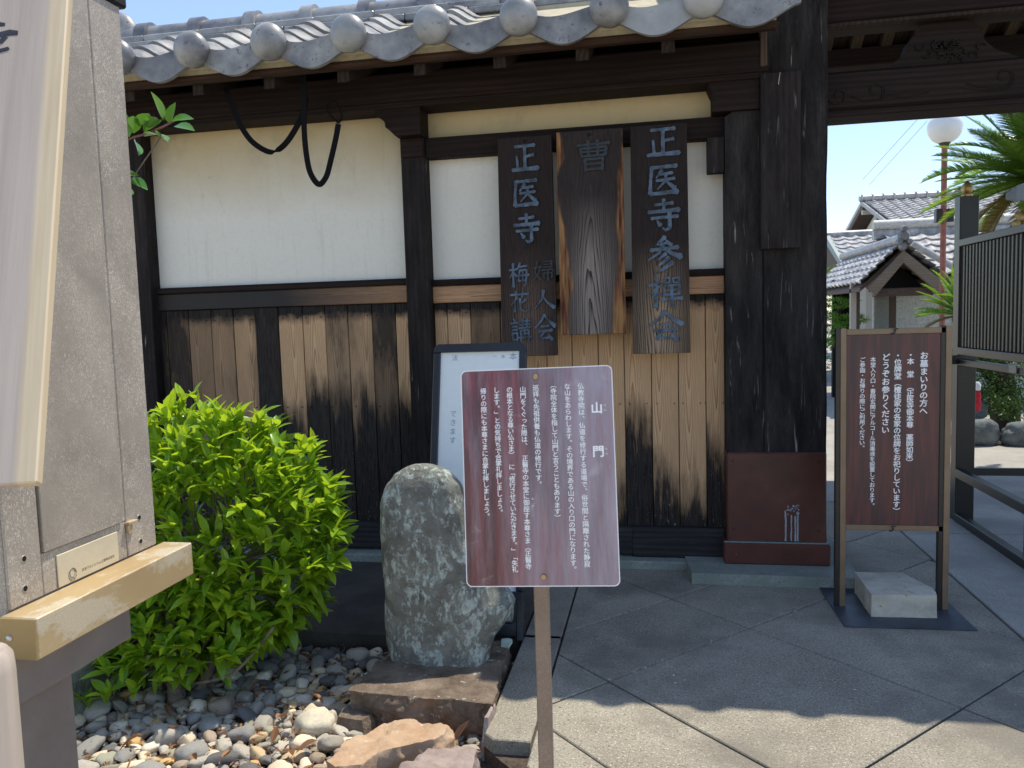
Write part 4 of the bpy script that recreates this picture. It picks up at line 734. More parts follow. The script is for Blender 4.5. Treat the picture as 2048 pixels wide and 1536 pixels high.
GOLDP = plain("pale_worn_gold", (.62, .55, .40), .5, .2, .08, 12)
tr = bx("shelf", -1.460, -1.366, 1.466, 2.062, .772, .868, GOLD, nc, .003)
bx("shelf_end_cap", -1.459, -1.367, 1.461, 1.466, .773, .867, plain("gold_end", (.40, .28, .12), .4, .3, .08, 10), tr, .001)
bm = bmesh.new(); bmesh.ops.create_uvsphere(bm, u_segments=14, v_segments=8, radius=.008); o = MB(); o.addbm(bm, True); o.v = [(x - 1.434, y * .6 + 1.460, z + .822) for x, y, z in o.v]; o.build("screw", plain("silver_screw", (.6, .58, .52), .3, .6), tr)
bx("lower_box", -1.80, -1.440, 1.30, 1.872, .652, .7715, ALUD, nc, .006); bx("pillar", -1.75, -1.50, 1.35, 1.712, -.1, .652, ALUD, nc, .004)
bx("catch", -1.4605, -1.445, 1.898, 1.935, .962, .970, plain("worn_catch", (.48, .38, .24), .5, .3), nc, .001); bx("catch_body", -1.4605, -1.450, 1.902, 1.918, .935, .961, MATS["worn_catch"], nc, .002)
for y, z in ((1.960, .968), (1.959, .899), (1.546, .977), (1.542, .907)):
    h_ = MB().tube([(-1.4598, y, z), (-1.4585, y, z)], [.0085, .0078], 20).build("bolt_hole", plain("hole_rim", (.42, .37, .3), .5, .3), nc); MB().tube([(-1.4590, y, z), (-1.4583, y, z)], .0065, 18).build("hole_shade_disc", VOID, h_)  # black disc stands for the dark inside each bolt opening
lb = bx("maker_plate", -1.461, -1.4575, 1.643, 1.864, .873, .954, GOLDP, nc, .001)
T = MB(); htext(T, "日本アルミニウム工業株式会社", 1.722, 1.846, .892, .0088, lambda a, b: (-1.4571, a, b)); T.build("plate_lettering", BLACKP, lb)
lg = MB()
for r_, zc in ((.0155, 0), (.0105, .003)): lg.tube([(-1.4571, 1.690 + r_ * math.cos(t) * .85, .892 + zc + r_ * math.sin(t)) for t in [k * math.pi / 12 for k in range(24)]], .0009, 5)
lg.tube([(-1.4571, 1.690 - .006, .880), (-1.4571, 1.690, .885), (-1.4571, 1.690 + .006, .880)], .001, 5); lg.build("plate_emblem", plain("emblem_ink", (.22, .2, .16), .5), lb)
# ------------------------------------------------------------------ tall pale wooden board close to the camera
PALEW = N("pale_cypress"); _g = PALEW.coord((1, 1, .04), rnd=False); _ps = PALEW.n("SeparateXYZ"); PALEW.t.links.new(PALEW.coord(rnd=False), _ps.inputs[0])
_e = PALEW.math("MULTIPLY", PALEW.math("ADD", PALEW.math("ADD", _ps.outputs[0], PALEW.math("MULTIPLY", PALEW.math("SUBTRACT", PALEW.noise(_g, 4, 2), .5), .02)), -.172), 90., True)
_cc = PALEW.mix(_e, PALEW.ramp(PALEW.noise(_g, 40, 4), [(.3, (.36, .30, .255)), (.7, (.45, .38, .325))]), PALEW.ramp(PALEW.noise(_g, 60, 3), [(.3, (.50, .39, .25)), (.7, (.60, .50, .35))])); PALEW = PALEW.fin(_cc, .6, PALEW.bump(PALEW.noise(_g, 120, 3), .0005))
wb = thing("wooden_nameboard", "tall pale wooden board with black brush strokes, leaning back, cut by the left picture edge", "signboard", (-1.018, 1.117, 1.253))
_ex = Vector((.91659, .39982, 0)); _ez = Vector((-.15302, .35006, .92415)); _ey = _ez.cross(_ex)
wb.rotation_euler = Matrix((_ex, _ey, _ez)).transposed().to_euler(); WL[wb.name] = Vector()
MB().box(-.42, 0, 0, .030, 0, 1.30, .003).build("board", PALEW, wb, local=True)
for i, (pts, ws) in enumerate([([(-.16, .924), (-.125, .930), (-.110, .930)], (.005, .0065, .004)), ([(-.17, .895), (-.12, .905), (-.10, .911), (-.086, .911)], (.004, .005, .0075, .0055)), ([(-.117, .903), (-.108, .899), (-.116, .884)], (.005, .006, .004)), ([(-.15, .862), (-.115, .866), (-.099, .873)], (.003, .0045, .004))]):
    T = MB().tube([(x, -i * .0002, z) for x, z in pts], ws, 12); T.v = [(x, -.0004 - i * .0002 + y * .05, z) for x, y, z in T.v]; T.build("brush_stroke", BLACKP, wb, local=True)
for x in (-.36, -.10): MB().box(x, x + .04, .031, .06, -1.36, 1.1, .003).build("back_batten", ALUD, wb, local=True) if x < -.2 else None
wp = thing("wooden_stake", "pale round-topped wooden stake at the lower left edge of the picture", "stake", (-1.13, 1.08, -.1))
MB().tube([(-1.140, 1.085, -.1), (-1.140, 1.085, .93), (-1.140, 1.085, .955), (-1.140, 1.085, .966)], [.058, .060, .058, .05], 24).build("post", PALEW, wp)

# ------------------------------------------------------------------ leaves and shrubs
LEAF = mat_leaf("glossy_leaf", (.10, .24, .02), (.34, .52, .04), .42, .27); LEAFD = mat_leaf("camellia_leaf", (.05, .15, .03), (.11, .26, .04), .2, .22); LEAFB = mat_leaf("background_leaf", (.05, .12, .03), (.14, .25, .045), .3, .5)
CYC = mat_leaf("cycad_leaf", (.06, .17, .035), (.24, .40, .05), .25, .3); CYCD = mat_leaf("dry_cycad_leaf", (.12, .09, .04), (.26, .20, .09), .25, .5); PINE = mat_leaf("pine_needle", (.07, .20, .04), (.17, .36, .05), .3, .5)
BARK = plain("grey_bark", (.17, .135, .10), .85, var=.4, scale=40, bump=.004); BARKD = plain("dark_bark", (.06, .045, .035), .9, var=.4, scale=30, bump=.01); TWIG = plain("red_twig", (.22, .09, .08), .6)
def leafgeo(L, Wd, fold=.25, curl=.35, seg=5):
    vs = []; fs = []
    for i in range(seg + 1):
        t = i / seg; w = Wd * math.sin(math.pi * min(1, t * .97 + .03)) ** .8 * (1 - .25 * t); y = L * t; z = -curl * L * t * t * .5
        if i in (0, seg): w = .0008
        vs += [(-w / 2, y, z + fold * w / 2), (0, y, z), (w / 2, y, z + fold * w / 2)]
    for i in range(seg): k = i * 3; fs += [(k, k + 1, k + 4, k + 3), (k + 1, k + 2, k + 5, k + 4)]
    return vs, fs
LG = [leafgeo(L, w, f, c) for L, w, f, c in ((.092, .038, .45, .2), (.080, .034, .6, .1), (.098, .038, .35, .4), (.068, .030, .5, .2), (.086, .040, .3, .6))]
LM = []
for v, f in LG: LM.append(MB().add(v, f, True).mesh("leaf")); LM[-1].materials.append(LEAF)
random.seed(21)
CC, RX, RY, RZ = Vector((-1.97, 3.19, .55)), .58, .35, .60
sh = thing("leafy_shrub", "bright green round leafy shrub growing in the gravel behind the notice case", "shrub", (-2.03, 2.95, -.1))
def frame_of(d, roll):
    d = d.normalized(); ref = Vector((0, 0, 1)) if abs(d.z) < .95 else Vector((0, 1, 0)); x = d.cross(ref).normalized(); z = x.cross(d)
    return Matrix((x, d, z)).transposed().to_4x4() @ Matrix.Rotation(roll, 4, 'Y')
leaves = []; tips = []
for i in range(960):
    u = random.uniform(-1, 1); a = random.uniform(0, 2 * math.pi); s = math.sqrt(1 - u * u); d = Vector((s * math.cos(a), s * math.sin(a), u)); r = random.uniform(.55, 1.0) if i % 3 == 0 else random.uniform(.86, 1.03)
    lump = 1 + .13 * noise.noise(d * 2.3 + Vector((3, 1, 0))) + .05 * noise.noise(d * 6)
    if d.z < -.1: lump *= 1 - .12 * (-d.z)
    p = CC + Vector((d.x * RX, d.y * RY, d.z * RZ)) * r * lump
    if p.z < .04 and random.random() < .6: continue
    tips.append((p, d))
for i in range(120):
    d = Vector((random.gauss(0, 1), random.gauss(-.5, .8), random.gauss(0, 1))).normalized(); p = Vector((-2.10, 2.95, .20)) + Vector((d.x * .44, d.y * .20, d.z * .22)) * random.uniform(.6, 1.05)
    if p.z > .02: tips.append((p, d))
for x, y, z, dx in ((-2.42, 2.80, .02, -.9), (-2.50, 2.75, .03, -1), (-2.33, 2.72, -.0, -.3), (-2.22, 2.70, .04, .1), (-2.10, 2.72, .05, .2), (-2.25, 2.74, .12, -.2), (-2.0, 2.74, .08, .4), (-1.75, 2.9, .12, .6), (-1.86, 3.05, 1.16, .1), (-1.80, 3.1, 1.13, .3), (-2.1, 3.05, 1.14, -.1), (-1.62, 3.1, 1.0, .5)): tips.append((Vector((x, y, z)), Vector((dx, -.5, .5 if z < 1 else 1.6))))
for p, d in tips:
    ax = (d * 1.0 + Vector((0, 0, .95)) + Vector((random.gauss(0, .25), random.gauss(0, .25), random.gauss(0, .2)))).normalized(); Fm = frame_of(ax, random.uniform(0, 6.3)); n = random.choice((4, 5, 6, 6)); ph = random.uniform(0, 6.3)
    for k in range(n):
        sp = R(random.uniform(28, 72)) if k < n - 2 else R(random.uniform(8, 30)); az = ph + k * 2.4; dl = Fm.to_3x3() @ Vector((math.cos(az) * math.sin(sp), math.cos(sp), math.sin(az) * math.sin(sp)))
        M4 = Matrix.Translation(p - ax * .012 * k) @ frame_of(dl, R(random.uniform(-25, 25)) + math.pi * 0) ; leaves.append((M4, random.randrange(5), random.uniform(.85, 1.28), dl))
def camscore(l):
    q = l[0].translation; v = (Vector((0, 0, 1.5)) - q); d = (q - CC); return d.x * .2 - d.y * 1.4 + (d.z * .3) + random.uniform(0, .12) - (2 if q.x < -2.5 else 0)
leaves.sort(key=camscore, reverse=True)
off = WL[sh.name]
for i, (M4, k, s, dl) in enumerate(leaves[:300]):
    o = bpy.data.objects.new("leaf", LM[k]); COL.objects.link(o); o.parent = sh; m2 = M4 @ Matrix.Scale(s, 4); m2.translation -= off; o.matrix_local = m2
mb = MB()
for M4, k, s, dl in leaves[300:]:
    vs, f_ = LG[k]; mb.add([M4 @ (Vector(v) * s) for v in vs], f_, True)
mb.build("leaf_mass", LEAF, sh, kind='stuff')
for pts, r0 in (([(-2.03, 2.88, -.12), (-2.05, 2.9, .05), (-2.08, 2.95, .3), (-2.15, 3.05, .7)], .035), ([(-2.07, 2.93, -.12), (-2.11, 2.95, .1), (-2.2, 3.0, .5)], .026), ([(-1.99, 2.95, -.1), (-1.9, 3.02, .12), (-1.82, 3.08, .5)], .022)):
    sp_ = smooth(pts, 5); MB().tube(sp_, [r0 * (1 - .6 * i / len(sp_)) for i in range(len(sp_))], 10).build("stem", BARK, sh)
tw = MB()
for i in range(70):
    p, d = random.choice(tips); q = CC + (p - CC) * .25 + Vector((0, 0, -.12)); mid = q.lerp(p, .5) + Vector((random.gauss(0, .03), random.gauss(0, .03), -.03)); tw.tube([q, mid, p], [.006, .004, .002], 5)
tw.tube(smooth([(-1.98, 2.9, .0), (-1.88, 2.85, .03), (-1.75, 2.86, .07), (-1.66, 2.92, .16), (-1.6, 2.95, .24)], 4), .006, 6); tw.build("twig_mass", BARK, sh, kind='stuff')
# camellia twig coming from behind the case
cam_t = thing("camellia", "glossy dark green camellia twigs poking out from behind the notice case, below the eave", "branch", (-1.98, 2.6, -.1))
MB().tube(smooth([(-2.95, 2.62, -.1), (-2.8, 2.6, 1.0), (-2.35, 2.6, 1.9), (-1.95, 2.6, 2.15)], 5), .012, 8).build("stem", BARK, cam_t)
MB().tube(smooth([(-1.98, 2.6, 2.10), (-1.88, 2.6, 2.185), (-1.80, 2.6, 2.205), (-1.73, 2.6, 2.225), (-1.68, 2.6, 2.245)], 4), .004, 6).build("twig", TWIG, cam_t)
MB().tube(smooth([(-2.05, 2.6, 1.98), (-1.90, 2.6, 2.02), (-1.84, 2.6, 2.08), (-1.75, 2.62, 2.20)], 4), .0025, 5).build("twig", BARK, cam_t)
CL = [MB().add(*leafgeo(.098, .052, .3, .5), True).mesh("leaf"), MB().add(*leafgeo(.085, .054, .5, .2), True).mesh("leaf")]
for m in CL: m.materials.append(LEAFD)
for x, z, dx, dz, dy, k in ((-1.87, 2.20, -.1, .9, -.2, 0), (-1.83, 2.235, .75, .45, -.4, 1), (-1.815, 2.20, .9, .1, -.3, 0), (-1.86, 2.215, .5, .6, -.6, 1), (-1.80, 2.21, .8, .5, -.2, 0), (-1.78, 2.22, .8, .35, -.5, 1), (-1.71, 2.24, -.1, 1, -.1, 0), (-1.71, 2.235, .3, .6, -.2, 1), (-1.69, 2.24, .9, .12, -.3, 0), (-1.695, 2.23, .95, -.1, -.4, 0), (-1.76, 2.205, .8, -.4, -.3, 1), (-1.86, 2.19, .4, -.5, -.3, 1), (-1.91, 2.19, .3, -.3, -.4, 0), (-1.90, 2.26, -.2, .8, -.3, 0), (-1.89, 2.06, .9, .1, -.2, 0), (-1.87, 2.05, .9, -.3, -.3, 0), (-1.90, 2.04, .6, -.5, -.3, 1), (-1.90, 2.10, .3, .3, -.5, 1), (-1.93, 2.0, .8, -.4, -.1, 0), (-2.05, 1.6, .9, .2, -.2, 0), (-2.03, 1.1, .9, .2, -.2, 0), (-2.04, 1.14, .8, .6, -.2, 1)):
    o = bpy.data.objects.new("leaf", CL[k]); COL.objects.link(o); o.parent = cam_t; m2 = Matrix.Translation(Vector((x, 2.6 + random.uniform(-.03, .02), z)) - WL[cam_t.name]) @ frame_of(Vector((dx, dy, dz)), random.uniform(-.9, .9)); o.matrix_local = m2
# ------------------------------------------------------------------ pebbles, litter
PAL = [("blue-grey", (.24, .245, .25)), ("mid grey", (.35, .335, .305)), ("dark slate", (.12, .125, .135)), ("pale grey", (.46, .44, .40)), ("greenish grey", (.27, .28, .23)), ("cream", (.66, .58, .45)), ("tan", (.54, .42, .27)), ("brown-grey", (.32, .265, .215)), ("ochre", (.56, .36, .16)), ("off-white", (.68, .64, .55))]
PW_ = (15, 20, 8, 16, 8, 11, 7, 9, 3, 7)
def pebmat(name, rnd):
    n = N(name)
    if rnd:
        gi = n.n("NewGeometry"); st = []; acc = 0
        for (nm, c), w in zip(PAL, PW_): st.append((acc, c)); acc += w / sum(PW_)
        base = n.ramp(gi.outputs['Random Per Island'], st, 'CONSTANT')
    else: base = n.n("ObjectInfo").outputs['Color']
    c = n.coord(); f = n.noise(c, 6 if not rnd else 38, 6, .7); base = n.mix(n.ramp(f, [(.35, .0), (.7, .28)]), base, (.10, .09, .075)); base = n.mix(1., base, (1.12, 1.07, .98), 'MULTIPLY'); base = n.mix(n.ramp(n.noise(c, 22 if not rnd else 160, 4, .7), [(.58, 0.), (.7, .35)]), base, (.6, .58, .52))
    return n.fin(base, .75, n.bump(f, .004, .6), spec=.3)
PEBM = pebmat("river_pebble", False); PEBR = pebmat("fine_pebble", True)
random.seed(5)
def pebgeo(seed, sub, el):
    bm = bmesh.new(); bmesh.ops.create_icosphere(bm, subdivisions=sub, radius=1)
    for v in bm.verts:
        q = v.co.copy(); e = .82 if seed % 3 else .7; q = Vector([math.copysign(abs(t) ** e, t) for t in q]); d = noise.noise(v.co * 1.1 + Vector((seed * 3.1, 0, 0))) * .26 + noise.noise(v.co * 2.6 + Vector((0, seed * 2.3, 0))) * .09
        q *= 1 + d; v.co = Vector((q.x * el[0], q.y * el[1], q.z * el[2]))
    m = MB(); m.addbm(bm, True); return m
PG = [pebgeo(i, 3, e) for i, e in enumerate([(1, .72, .5), (1, .85, .62), (1.15, .6, .42), (.95, .8, .7), (1.1, .75, .38), (1, .92, .6), (1.25, .55, .45), (1, .7, .6)])]
PS = [pebgeo(i, 1, e) for i, e in enumerate([(1, .72, .55), (1, .85, .62), (1.15, .6, .5), (.95, .8, .7)])]
PM = [m.mesh("pebble") for m in PG]
for m in PM: m.materials.append(PEBM)
def inbed(x, y): return -3.1 < x < -.66 and 1.9 < y < 3.47 and not (x < -2.37) and not (-1.24 < x < -.6 and 2.80 < y) and not (-1.14 < x < -.72 and 2.38 < y < 2.80) and not (x > -.98 and y < 2.62)
spots = []
def place(r, n, tries, z0, mind):
    k = 0
    for _ in range(tries):
        if k >= n: break
        x, y = random.uniform(-2.4, -.66), random.uniform(1.9, 3.48)
        if not inbed(x, y): continue
        rr_ = r * random.uniform(.72, 1.3)
        if all((x - a) ** 2 + (y - b) ** 2 > ((rr_ + c) * mind) ** 2 for a, b, c, _ in spots): spots.append((x, y, rr_, z0)); k += 1
spots.append((-1.335, 2.74, .062, -.06)); place(.043, 95, 5000, 0, .80); place(.031, 360, 14000, 0, .80); place(.021, 620, 24000, 0, .80); place(.013, 800, 20000, 0, .8)
spots.sort(key=lambda s: -s[2] * (1.6 if s[1] > 2.3 else 1.) / (1 + .15 * (s[1] - 2.4)) if s[0] > -2.33 and s[1] > 2.32 else 1)
big = [s for s in spots if s[1] > 2.30 and s[0] > -2.36][:300]; rest = [s for s in spots if s not in big]
rp = random.Random(12)
def zone(x, y):
    if x > -1.42 and y > 2.5: return "close beside the base stone"
    if y > 3.2: return "at the back of the bed against the dark paving"
    if x < -2.2: return "along the foot of the mossy curb"
    if y > 2.78 and x < -1.75: return "in the shade under the leafy shrub"
    if y > 2.9: return "between the shrub and the monument"
    if x < -1.75: return "at the lower left of the bed beside the pillar"
    return "in the sunlit front of the gravel bed"
for i, (x, y, r, z) in enumerate(big):
    zz = -.100 + r * .40 + .004 * noise.noise(Vector((x * 9, y * 9, 1))); rot = (random.gauss(0, .25), random.gauss(0, .25), random.uniform(0, 6.3))
    o = bpy.data.objects.new("pebble", PM[i % len(PM)]); COL.objects.link(o); o.location = (x, y, zz); o.rotation_euler = rot; o.scale = (r * 1.08,) * 3
    nm, c = rp.choices(PAL, PW_)[0]; v = rp.uniform(.85, 1.15); o.color = (c[0] * v, c[1] * v, c[2] * v, 1)
    szn = "large" if r > .046 else ("middling" if r > .034 else "small"); shp = ("oval", "roundish", "long", "round", "flat", "roundish", "very long", "oval")[i % len(PM)]
    tag(o, f"{szn} {nm} {shp} pebble {zone(x, y)}", "pebble", "river pebbles in the gravel bed")
    if x == -1.335: o.data = PM[5]; o.rotation_euler = (.2, .1, .6); o.scale = (.068, .068, .085); o.color = (.58, .54, .44, 1); o['label'] = "largest pale egg-shaped pebble, just left of the base stone"; o.location.z = -.055; del o['group']
mb = MB()
for i, (x, y, r, z) in enumerate(rest):
    m = PS[i % 4]; rm = Matrix.Translation((x, y, -.102 + r * .4)) @ Matrix.Rotation(random.uniform(0, 6.3), 4, 'Z') @ Matrix.Rotation(random.gauss(0, .3), 4, 'X') @ Matrix.Scale(r * 1.05, 4); mb.add([rm @ Vector(v) for v in m.v], m.f, True)
for i in range(900):                                   # second layer of small stones filling gaps
    x, y = random.uniform(-2.38, -.64), random.uniform(1.9, 3.5)
    if x > -.98 and y < 2.3: continue
    r = random.uniform(.008, .02); m = PS[i % 4]; rm = Matrix.Translation((x, y, -.103)) @ Matrix.Rotation(random.uniform(0, 6.3), 4, 'Z') @ Matrix.Scale(r, 4); mb.add([rm @ Vector(v) for v in m.v], m.f, True)
o = mb.build("small_gravel", PEBR); tag(o, "fine river gravel between the larger pebbles", "gravel", None, 'stuff')
LIT = mat_leaf("dead_leaf", (.13, .06, .032), (.36, .18, .09), .15, .6)
mb = MB()
for i in range(2600):
    x, y = random.uniform(-2.38, -.64), random.uniform(1.95, 3.5); dns = noise.noise(Vector((x * 2.3, y * 2.3, 7)))
    if dns < -.12 and random.random() < .75: continue
    if x > -1.2 and y > 2.72: continue
    if x > -.98 and y < 2.6 and random.random() < .9: continue
    vs, f_ = leafgeo(random.uniform(.015, .05), random.uniform(.004, .014), random.uniform(.2, 1.2), random.uniform(-.6, .9), 3); M4 = Matrix.Translation((x, y, -.088 + random.uniform(0, .022))) @ frame_of(Vector((random.gauss(0, 1), random.gauss(0, 1), random.gauss(0, .18))), random.uniform(-1, 1)); mb.add([M4 @ Vector(v) for v in vs], f_, True)
o = mb.build("leaf_litter", LIT); tag(o, "crumbled brown leaf litter among the pebbles", "leaf litter", None, 'stuff')
random.seed(77); mb = MB()
for i in range(420):
    x, y = random.uniform(-.6, 1.9), random.uniform(2.4, 4.5); r_ = random.choice((.0015, .002, .003, .005)); a = random.uniform(0, 3.1)
    if random.random() < .5: x += random.gauss(0, .1); y = 3.333 + x + random.gauss(0, .012)      # caught in a joint
    if -.55 < x < 1.9 and 2.45 < y < 4.3 and not (.83 < x < 1.46 and y > 3.78): mb.add([(x + r_ * math.cos(a + k * 1.3), y + r_ * math.sin(a + k * 1.3), .001 + (.0 if k < 4 else r_ * .7)) for k in range(5)], [(0, 1, 4), (1, 2, 4), (2, 3, 4), (3, 0, 4)], False)
o = mb.build("paving_crumbs", plain("crumb", (.42, .38, .28), .9, var=.6, scale=9)); tag(o, "tiny grit and crumbs scattered over the paving", "grit", None, 'stuff')
DL = [MB().add(*leafgeo(.085, .03, .9, c), True).mesh("dry_leaf") for c in (.5, 1.2, -.5)]
for m in DL: m.materials.append(LIT)
for i, (x, y, z, lab) in enumerate([(-.745, 2.655, -.04, "curled reddish dry leaf standing between the tan rock and the paving"), (-1.84, 2.62, -.045, "long red-brown dry leaf lying among grey pebbles near the shrub stem"), (-1.60, 3.3, -.06, "dry brown leaf at the back of the pebble bed under the shrub's right side"), (-1.18, 3.42, .0, "yellow-orange dry leaf on the dark paving left of the monument"), (-.53, 3.42, .004, "small tan leaf on the dark paving just left of the sign pole"),
     (-1.42, 2.55, -.04, None), (-1.30, 2.48, -.04, None), (-1.36, 2.62, -.04, None), (-1.55, 2.50, -.045, None), (-1.26, 2.60, -.045, None), (-1.50, 2.74, -.05, None), (-1.68, 2.45, -.045, None), (-2.02, 2.78, -.05, None), (-1.95, 2.55, -.045, None), (-1.2, 2.44, -.04, None), (-1.45, 2.95, -.05, None), (-1.72, 3.05, -.05, None)]):
    o = bpy.data.objects.new("dry_leaf", DL[i % 3]); COL.objects.link(o); d = Vector((random.gauss(0, 1), random.gauss(0, 1), .02)) if i else Vector((.5, .1, 1)); o.matrix_world = Matrix.Translation((x, y, z + .006)) @ frame_of(d, random.uniform(-.5, .5) + (0 if i else 1.2))
    tag(o, lab or "curled red-brown dry leaf " + zone(x, y), "leaf", None if lab else "dry leaves on the pebbles")

# ------------------------------------------------------------------ metal gate leaf at the right
BLKM = plain("black_brown_aluminium", (.022, .020, .019), .35, .3, .12, 10, .0002); SLAT = plain("slat_aluminium", (.032, .03, .024), .4, .3, .12, 10, .0002)
mg = thing("metal_gate_leaf", "black metal slatted gate leaf standing open at the right edge behind the visitor sign", "gate leaf", (2.08, 5.4, 0))
bx("post", 2.035, 2.155, 5.83, 5.93, -.01, 2.235, BLKM, mg, .004)
fn = MB().tube([(2.095, 5.88, 2.235), (2.095, 5.88, 2.25), (2.095, 5.88, 2.262), (2.095, 5.88, 2.272), (2.095, 5.88, 2.30), (2.095, 5.88, 2.325), (2.095, 5.88, 2.345)], [.035, .035, .022, .033, .036, .022, .003], 16).build("finial", plain("gold_finial", (.42, .30, .12), .35, .6), mg)
for z0, z1, nm in ((1.90, 1.945, "top_rail"), (1.165, 1.215, "lower_rail"), (1.095, 1.135, "lower_rail"), (.31, .37, "brace_rail"), (-.008, .055, "foot_rail")): bx(nm, 2.03, 2.085, 4.0, 5.828, z0, z1, BLKM, mg, .003)
y = 5.79
while y > 4.05: bx("slat", 2.045, 2.072, y - .030, y, 1.216, 1.899, SLAT, mg, .004); y -= .052
for y in (4.86, 4.0): bx("leg", 2.0865, 2.14, y, y + .06, -.01, 1.95, BLKM, mg, .003)
bx("cross_rail", 2.155, 3.4, 5.86, 5.90, .315, .365, BLKM, mg, .003); bx("bracket", 1.97, 2.03, 5.80, 5.86, 1.10, 1.16, BLKM, mg, .003); bx("latch", 2.02, 2.029, 4.9, 5.0, 1.10, 1.15, plain("latch_steel", (.16, .16, .15), .4, .6), mg, .003)
# ------------------------------------------------------------------ beyond the gate
GTILE = mat_tile("far_tile", 1.75); CREAM = plain("cream_wall", (.42, .39, .34), .9, var=.06); SAGE = plain("pale_gable", (.60, .66, .56), .9, var=.05); REDW = plain("red_brown_timber", (.26, .10, .06), .7, var=.2); GREYW = wood("grey_bargeboard", 'x', (.16, .13, .10), (.34, .28, .22)); BRWN = plain("brown_timber", (.07, .045, .033), .7, var=.3); TEAL = plain("teal_sheet", (.17, .24, .24), .5, var=.1)
def tiled_slope(nm, O, U, V, nu, nv, pu, pv, mat, parent):
    """rows of barrel-edged tiles on the plane O + U*i*pu + V*j*pv (V runs up the slope); one mesh per slope part"""
    O, U, V = Vector(O), Vector(U).normalized(), Vector(V).normalized(); Nn = U.cross(V).normalized()
    if Nn.z < 0: Nn = -Nn
    m = MB(); S_ = 6
    for j in range(nv):
        vs = []
        for t in (0, 1):
            for i in range(nu * S_ + 1):
                u = i / S_; h = .035 * max(0, math.cos(2 * math.pi * u)) + (.03 if t == 0 else 0); vs.append(O + U * (u * pu) + V * ((j + t) * pv) + Nn * h)
        k = nu * S_ + 1; m.add(vs + [v - Nn * .03 for v in vs[:k]], [(i, i + 1, k + i + 1, k + i) for i in range(k - 1)] + [(2 * k + i, 2 * k + i + 1, i + 1, i) for i in range(k - 1)], True)
    return m.build(nm, mat, parent, kind='stuff')
hs = thing("neighbour_house", "two-storey house with grey tiled gable roof and cream walls far beyond the gate", "house", (9, 27, 0))
bx("wall", 7.05, 18, 24.9, 29.2, -.05, 3.95, CREAM, hs, 0)
MB().prism([(24.9, 3.95), (29.2, 3.95), (27, 4.72)], 'x', 7.06, 7.3).build("gable", SAGE, hs); MB().prism([(24.8, 3.9), (29.3, 3.9), (29.3, 3.98), (24.8, 3.98)], 'x', 6.98, 7.05).build("gable_beam", REDW, hs); bx("gable_post", 7.0, 7.05, 26.95, 27.1, 3.98, 4.65, BRWN, hs, 0)
bx("corner_post", 7.2, 7.34, 24.82, 24.9, .5, 3.9, REDW, hs, 0); bx("eave_trim", 6.6, 18, 24.0, 24.08, 3.80, 3.88, REDW, hs, 0)
MB().prism([(24.0, 3.86), (27, 4.86), (30.1, 3.82), (30.1, 3.74), (27, 4.74), (24.0, 3.78)], 'x', 6.6, 18).build("roof_deck", BRWN, hs)
tiled_slope("roof_tiles", (6.56, 23.95, 3.89), (1, 0, 0), (0, 3, 1.0), 36, 13, .32, .245, GTILE, hs)
MB().prism([(23.98, 3.90), (27, 4.92), (27, 4.80), (23.98, 3.78)], 'x', 6.50, 6.6).build("bargeboard", GTILE, hs); MB().prism([(27, 4.92), (30.15, 3.88), (30.15, 3.76), (27, 4.80)], 'x', 6.50, 6.6).build("bargeboard", GTILE, hs)
MB().tube([(6.45, 27, 5.0), (18, 27, 5.0)], .1, 10).build("ridge", GTILE, hs); rn = MB()
for i in range(36): rn.tube([(6.5 + i * .32, 27, 5.0), (6.54 + i * .32, 27, 5.0)], .14, 8)
rn.build("ridge_bands", GTILE, hs, kind='stuff')
for yb in (25.0, 27.0, 29.0): bx("purlin_end", 6.55, 7.05, yb, yb + .14, 3.70 if yb != 27 else 4.5, 3.84 if yb != 27 else 4.64, plain("white_end", (.6, .58, .52), .8) if yb == 25 else MATS["white_end"], hs, .01)
MB().prism([(24.6, 3.02), (24.6, 3.12), (30, 3.4), (30, 3.3)], 'x', 6.2, 7.2).build("lean_to_roof", TEAL, hs); bx("lean_to_eave", 6.6, 7.4, 24.5, 24.62, 3.30, 3.42, GREYW, hs, 0)
# porch building
ph_ = thing("temple_porch", "small tile-roofed gabled porch with grey bargeboards seen through the gate", "porch", (3.5, 13, 0))
GX = 3.454
for s, xe, ze in ((-1, 3.03, 1.80), (1, 4.02, 1.78)):
    MB().prism([(GX, 2.30), (xe - .03 * -s, ze), (xe - .05 * s, ze - .13), (GX, 2.13)], 'y', 11.96, 12.04).build("bargeboard", GREYW, ph_)
MB().prism([(GX, 2.14), (3.08, 1.74), (3.90, 1.70)], 'y', 12.3, 12.34).build("gable_shade_sheet", VOID, ph_)  # black sheet standing in for the shade under the gable
bx("tie_beam", 3.1, 3.9, 12.1, 12.2, 1.66, 1.78, BRWN, ph_, .01)
def slopex(nm, xr, zr, xe, ze, y0, y1, pu=.27, rows=5):
    L = math.hypot(xe - xr, ze - zr); tiled_slope(nm, (xe, y0, ze), (0, 1, 0), (xr - xe, 0, zr - ze), int((y1 - y0) / pu), rows, pu, L / rows, GTILE, ph_)
slopex("roof_slope", GX, 2.38, 2.92, 1.86, 12.0, 15.6); slopex("roof_slope", GX, 2.38, 4.12, 1.80, 12.0, 15.6)
MB().prism([(2.90, 1.80), (GX, 2.32), (4.10, 1.74), (4.10, 1.69), (GX, 2.25), (2.90, 1.74)], 'y', 12.06, 15.7).build("roof_deck", BRWN, ph_)
MB().tube([(GX, 12.0, 2.47), (GX, 15.6, 2.47)], .075, 12).build("ridge", GTILE, ph_)
og = MB(); 
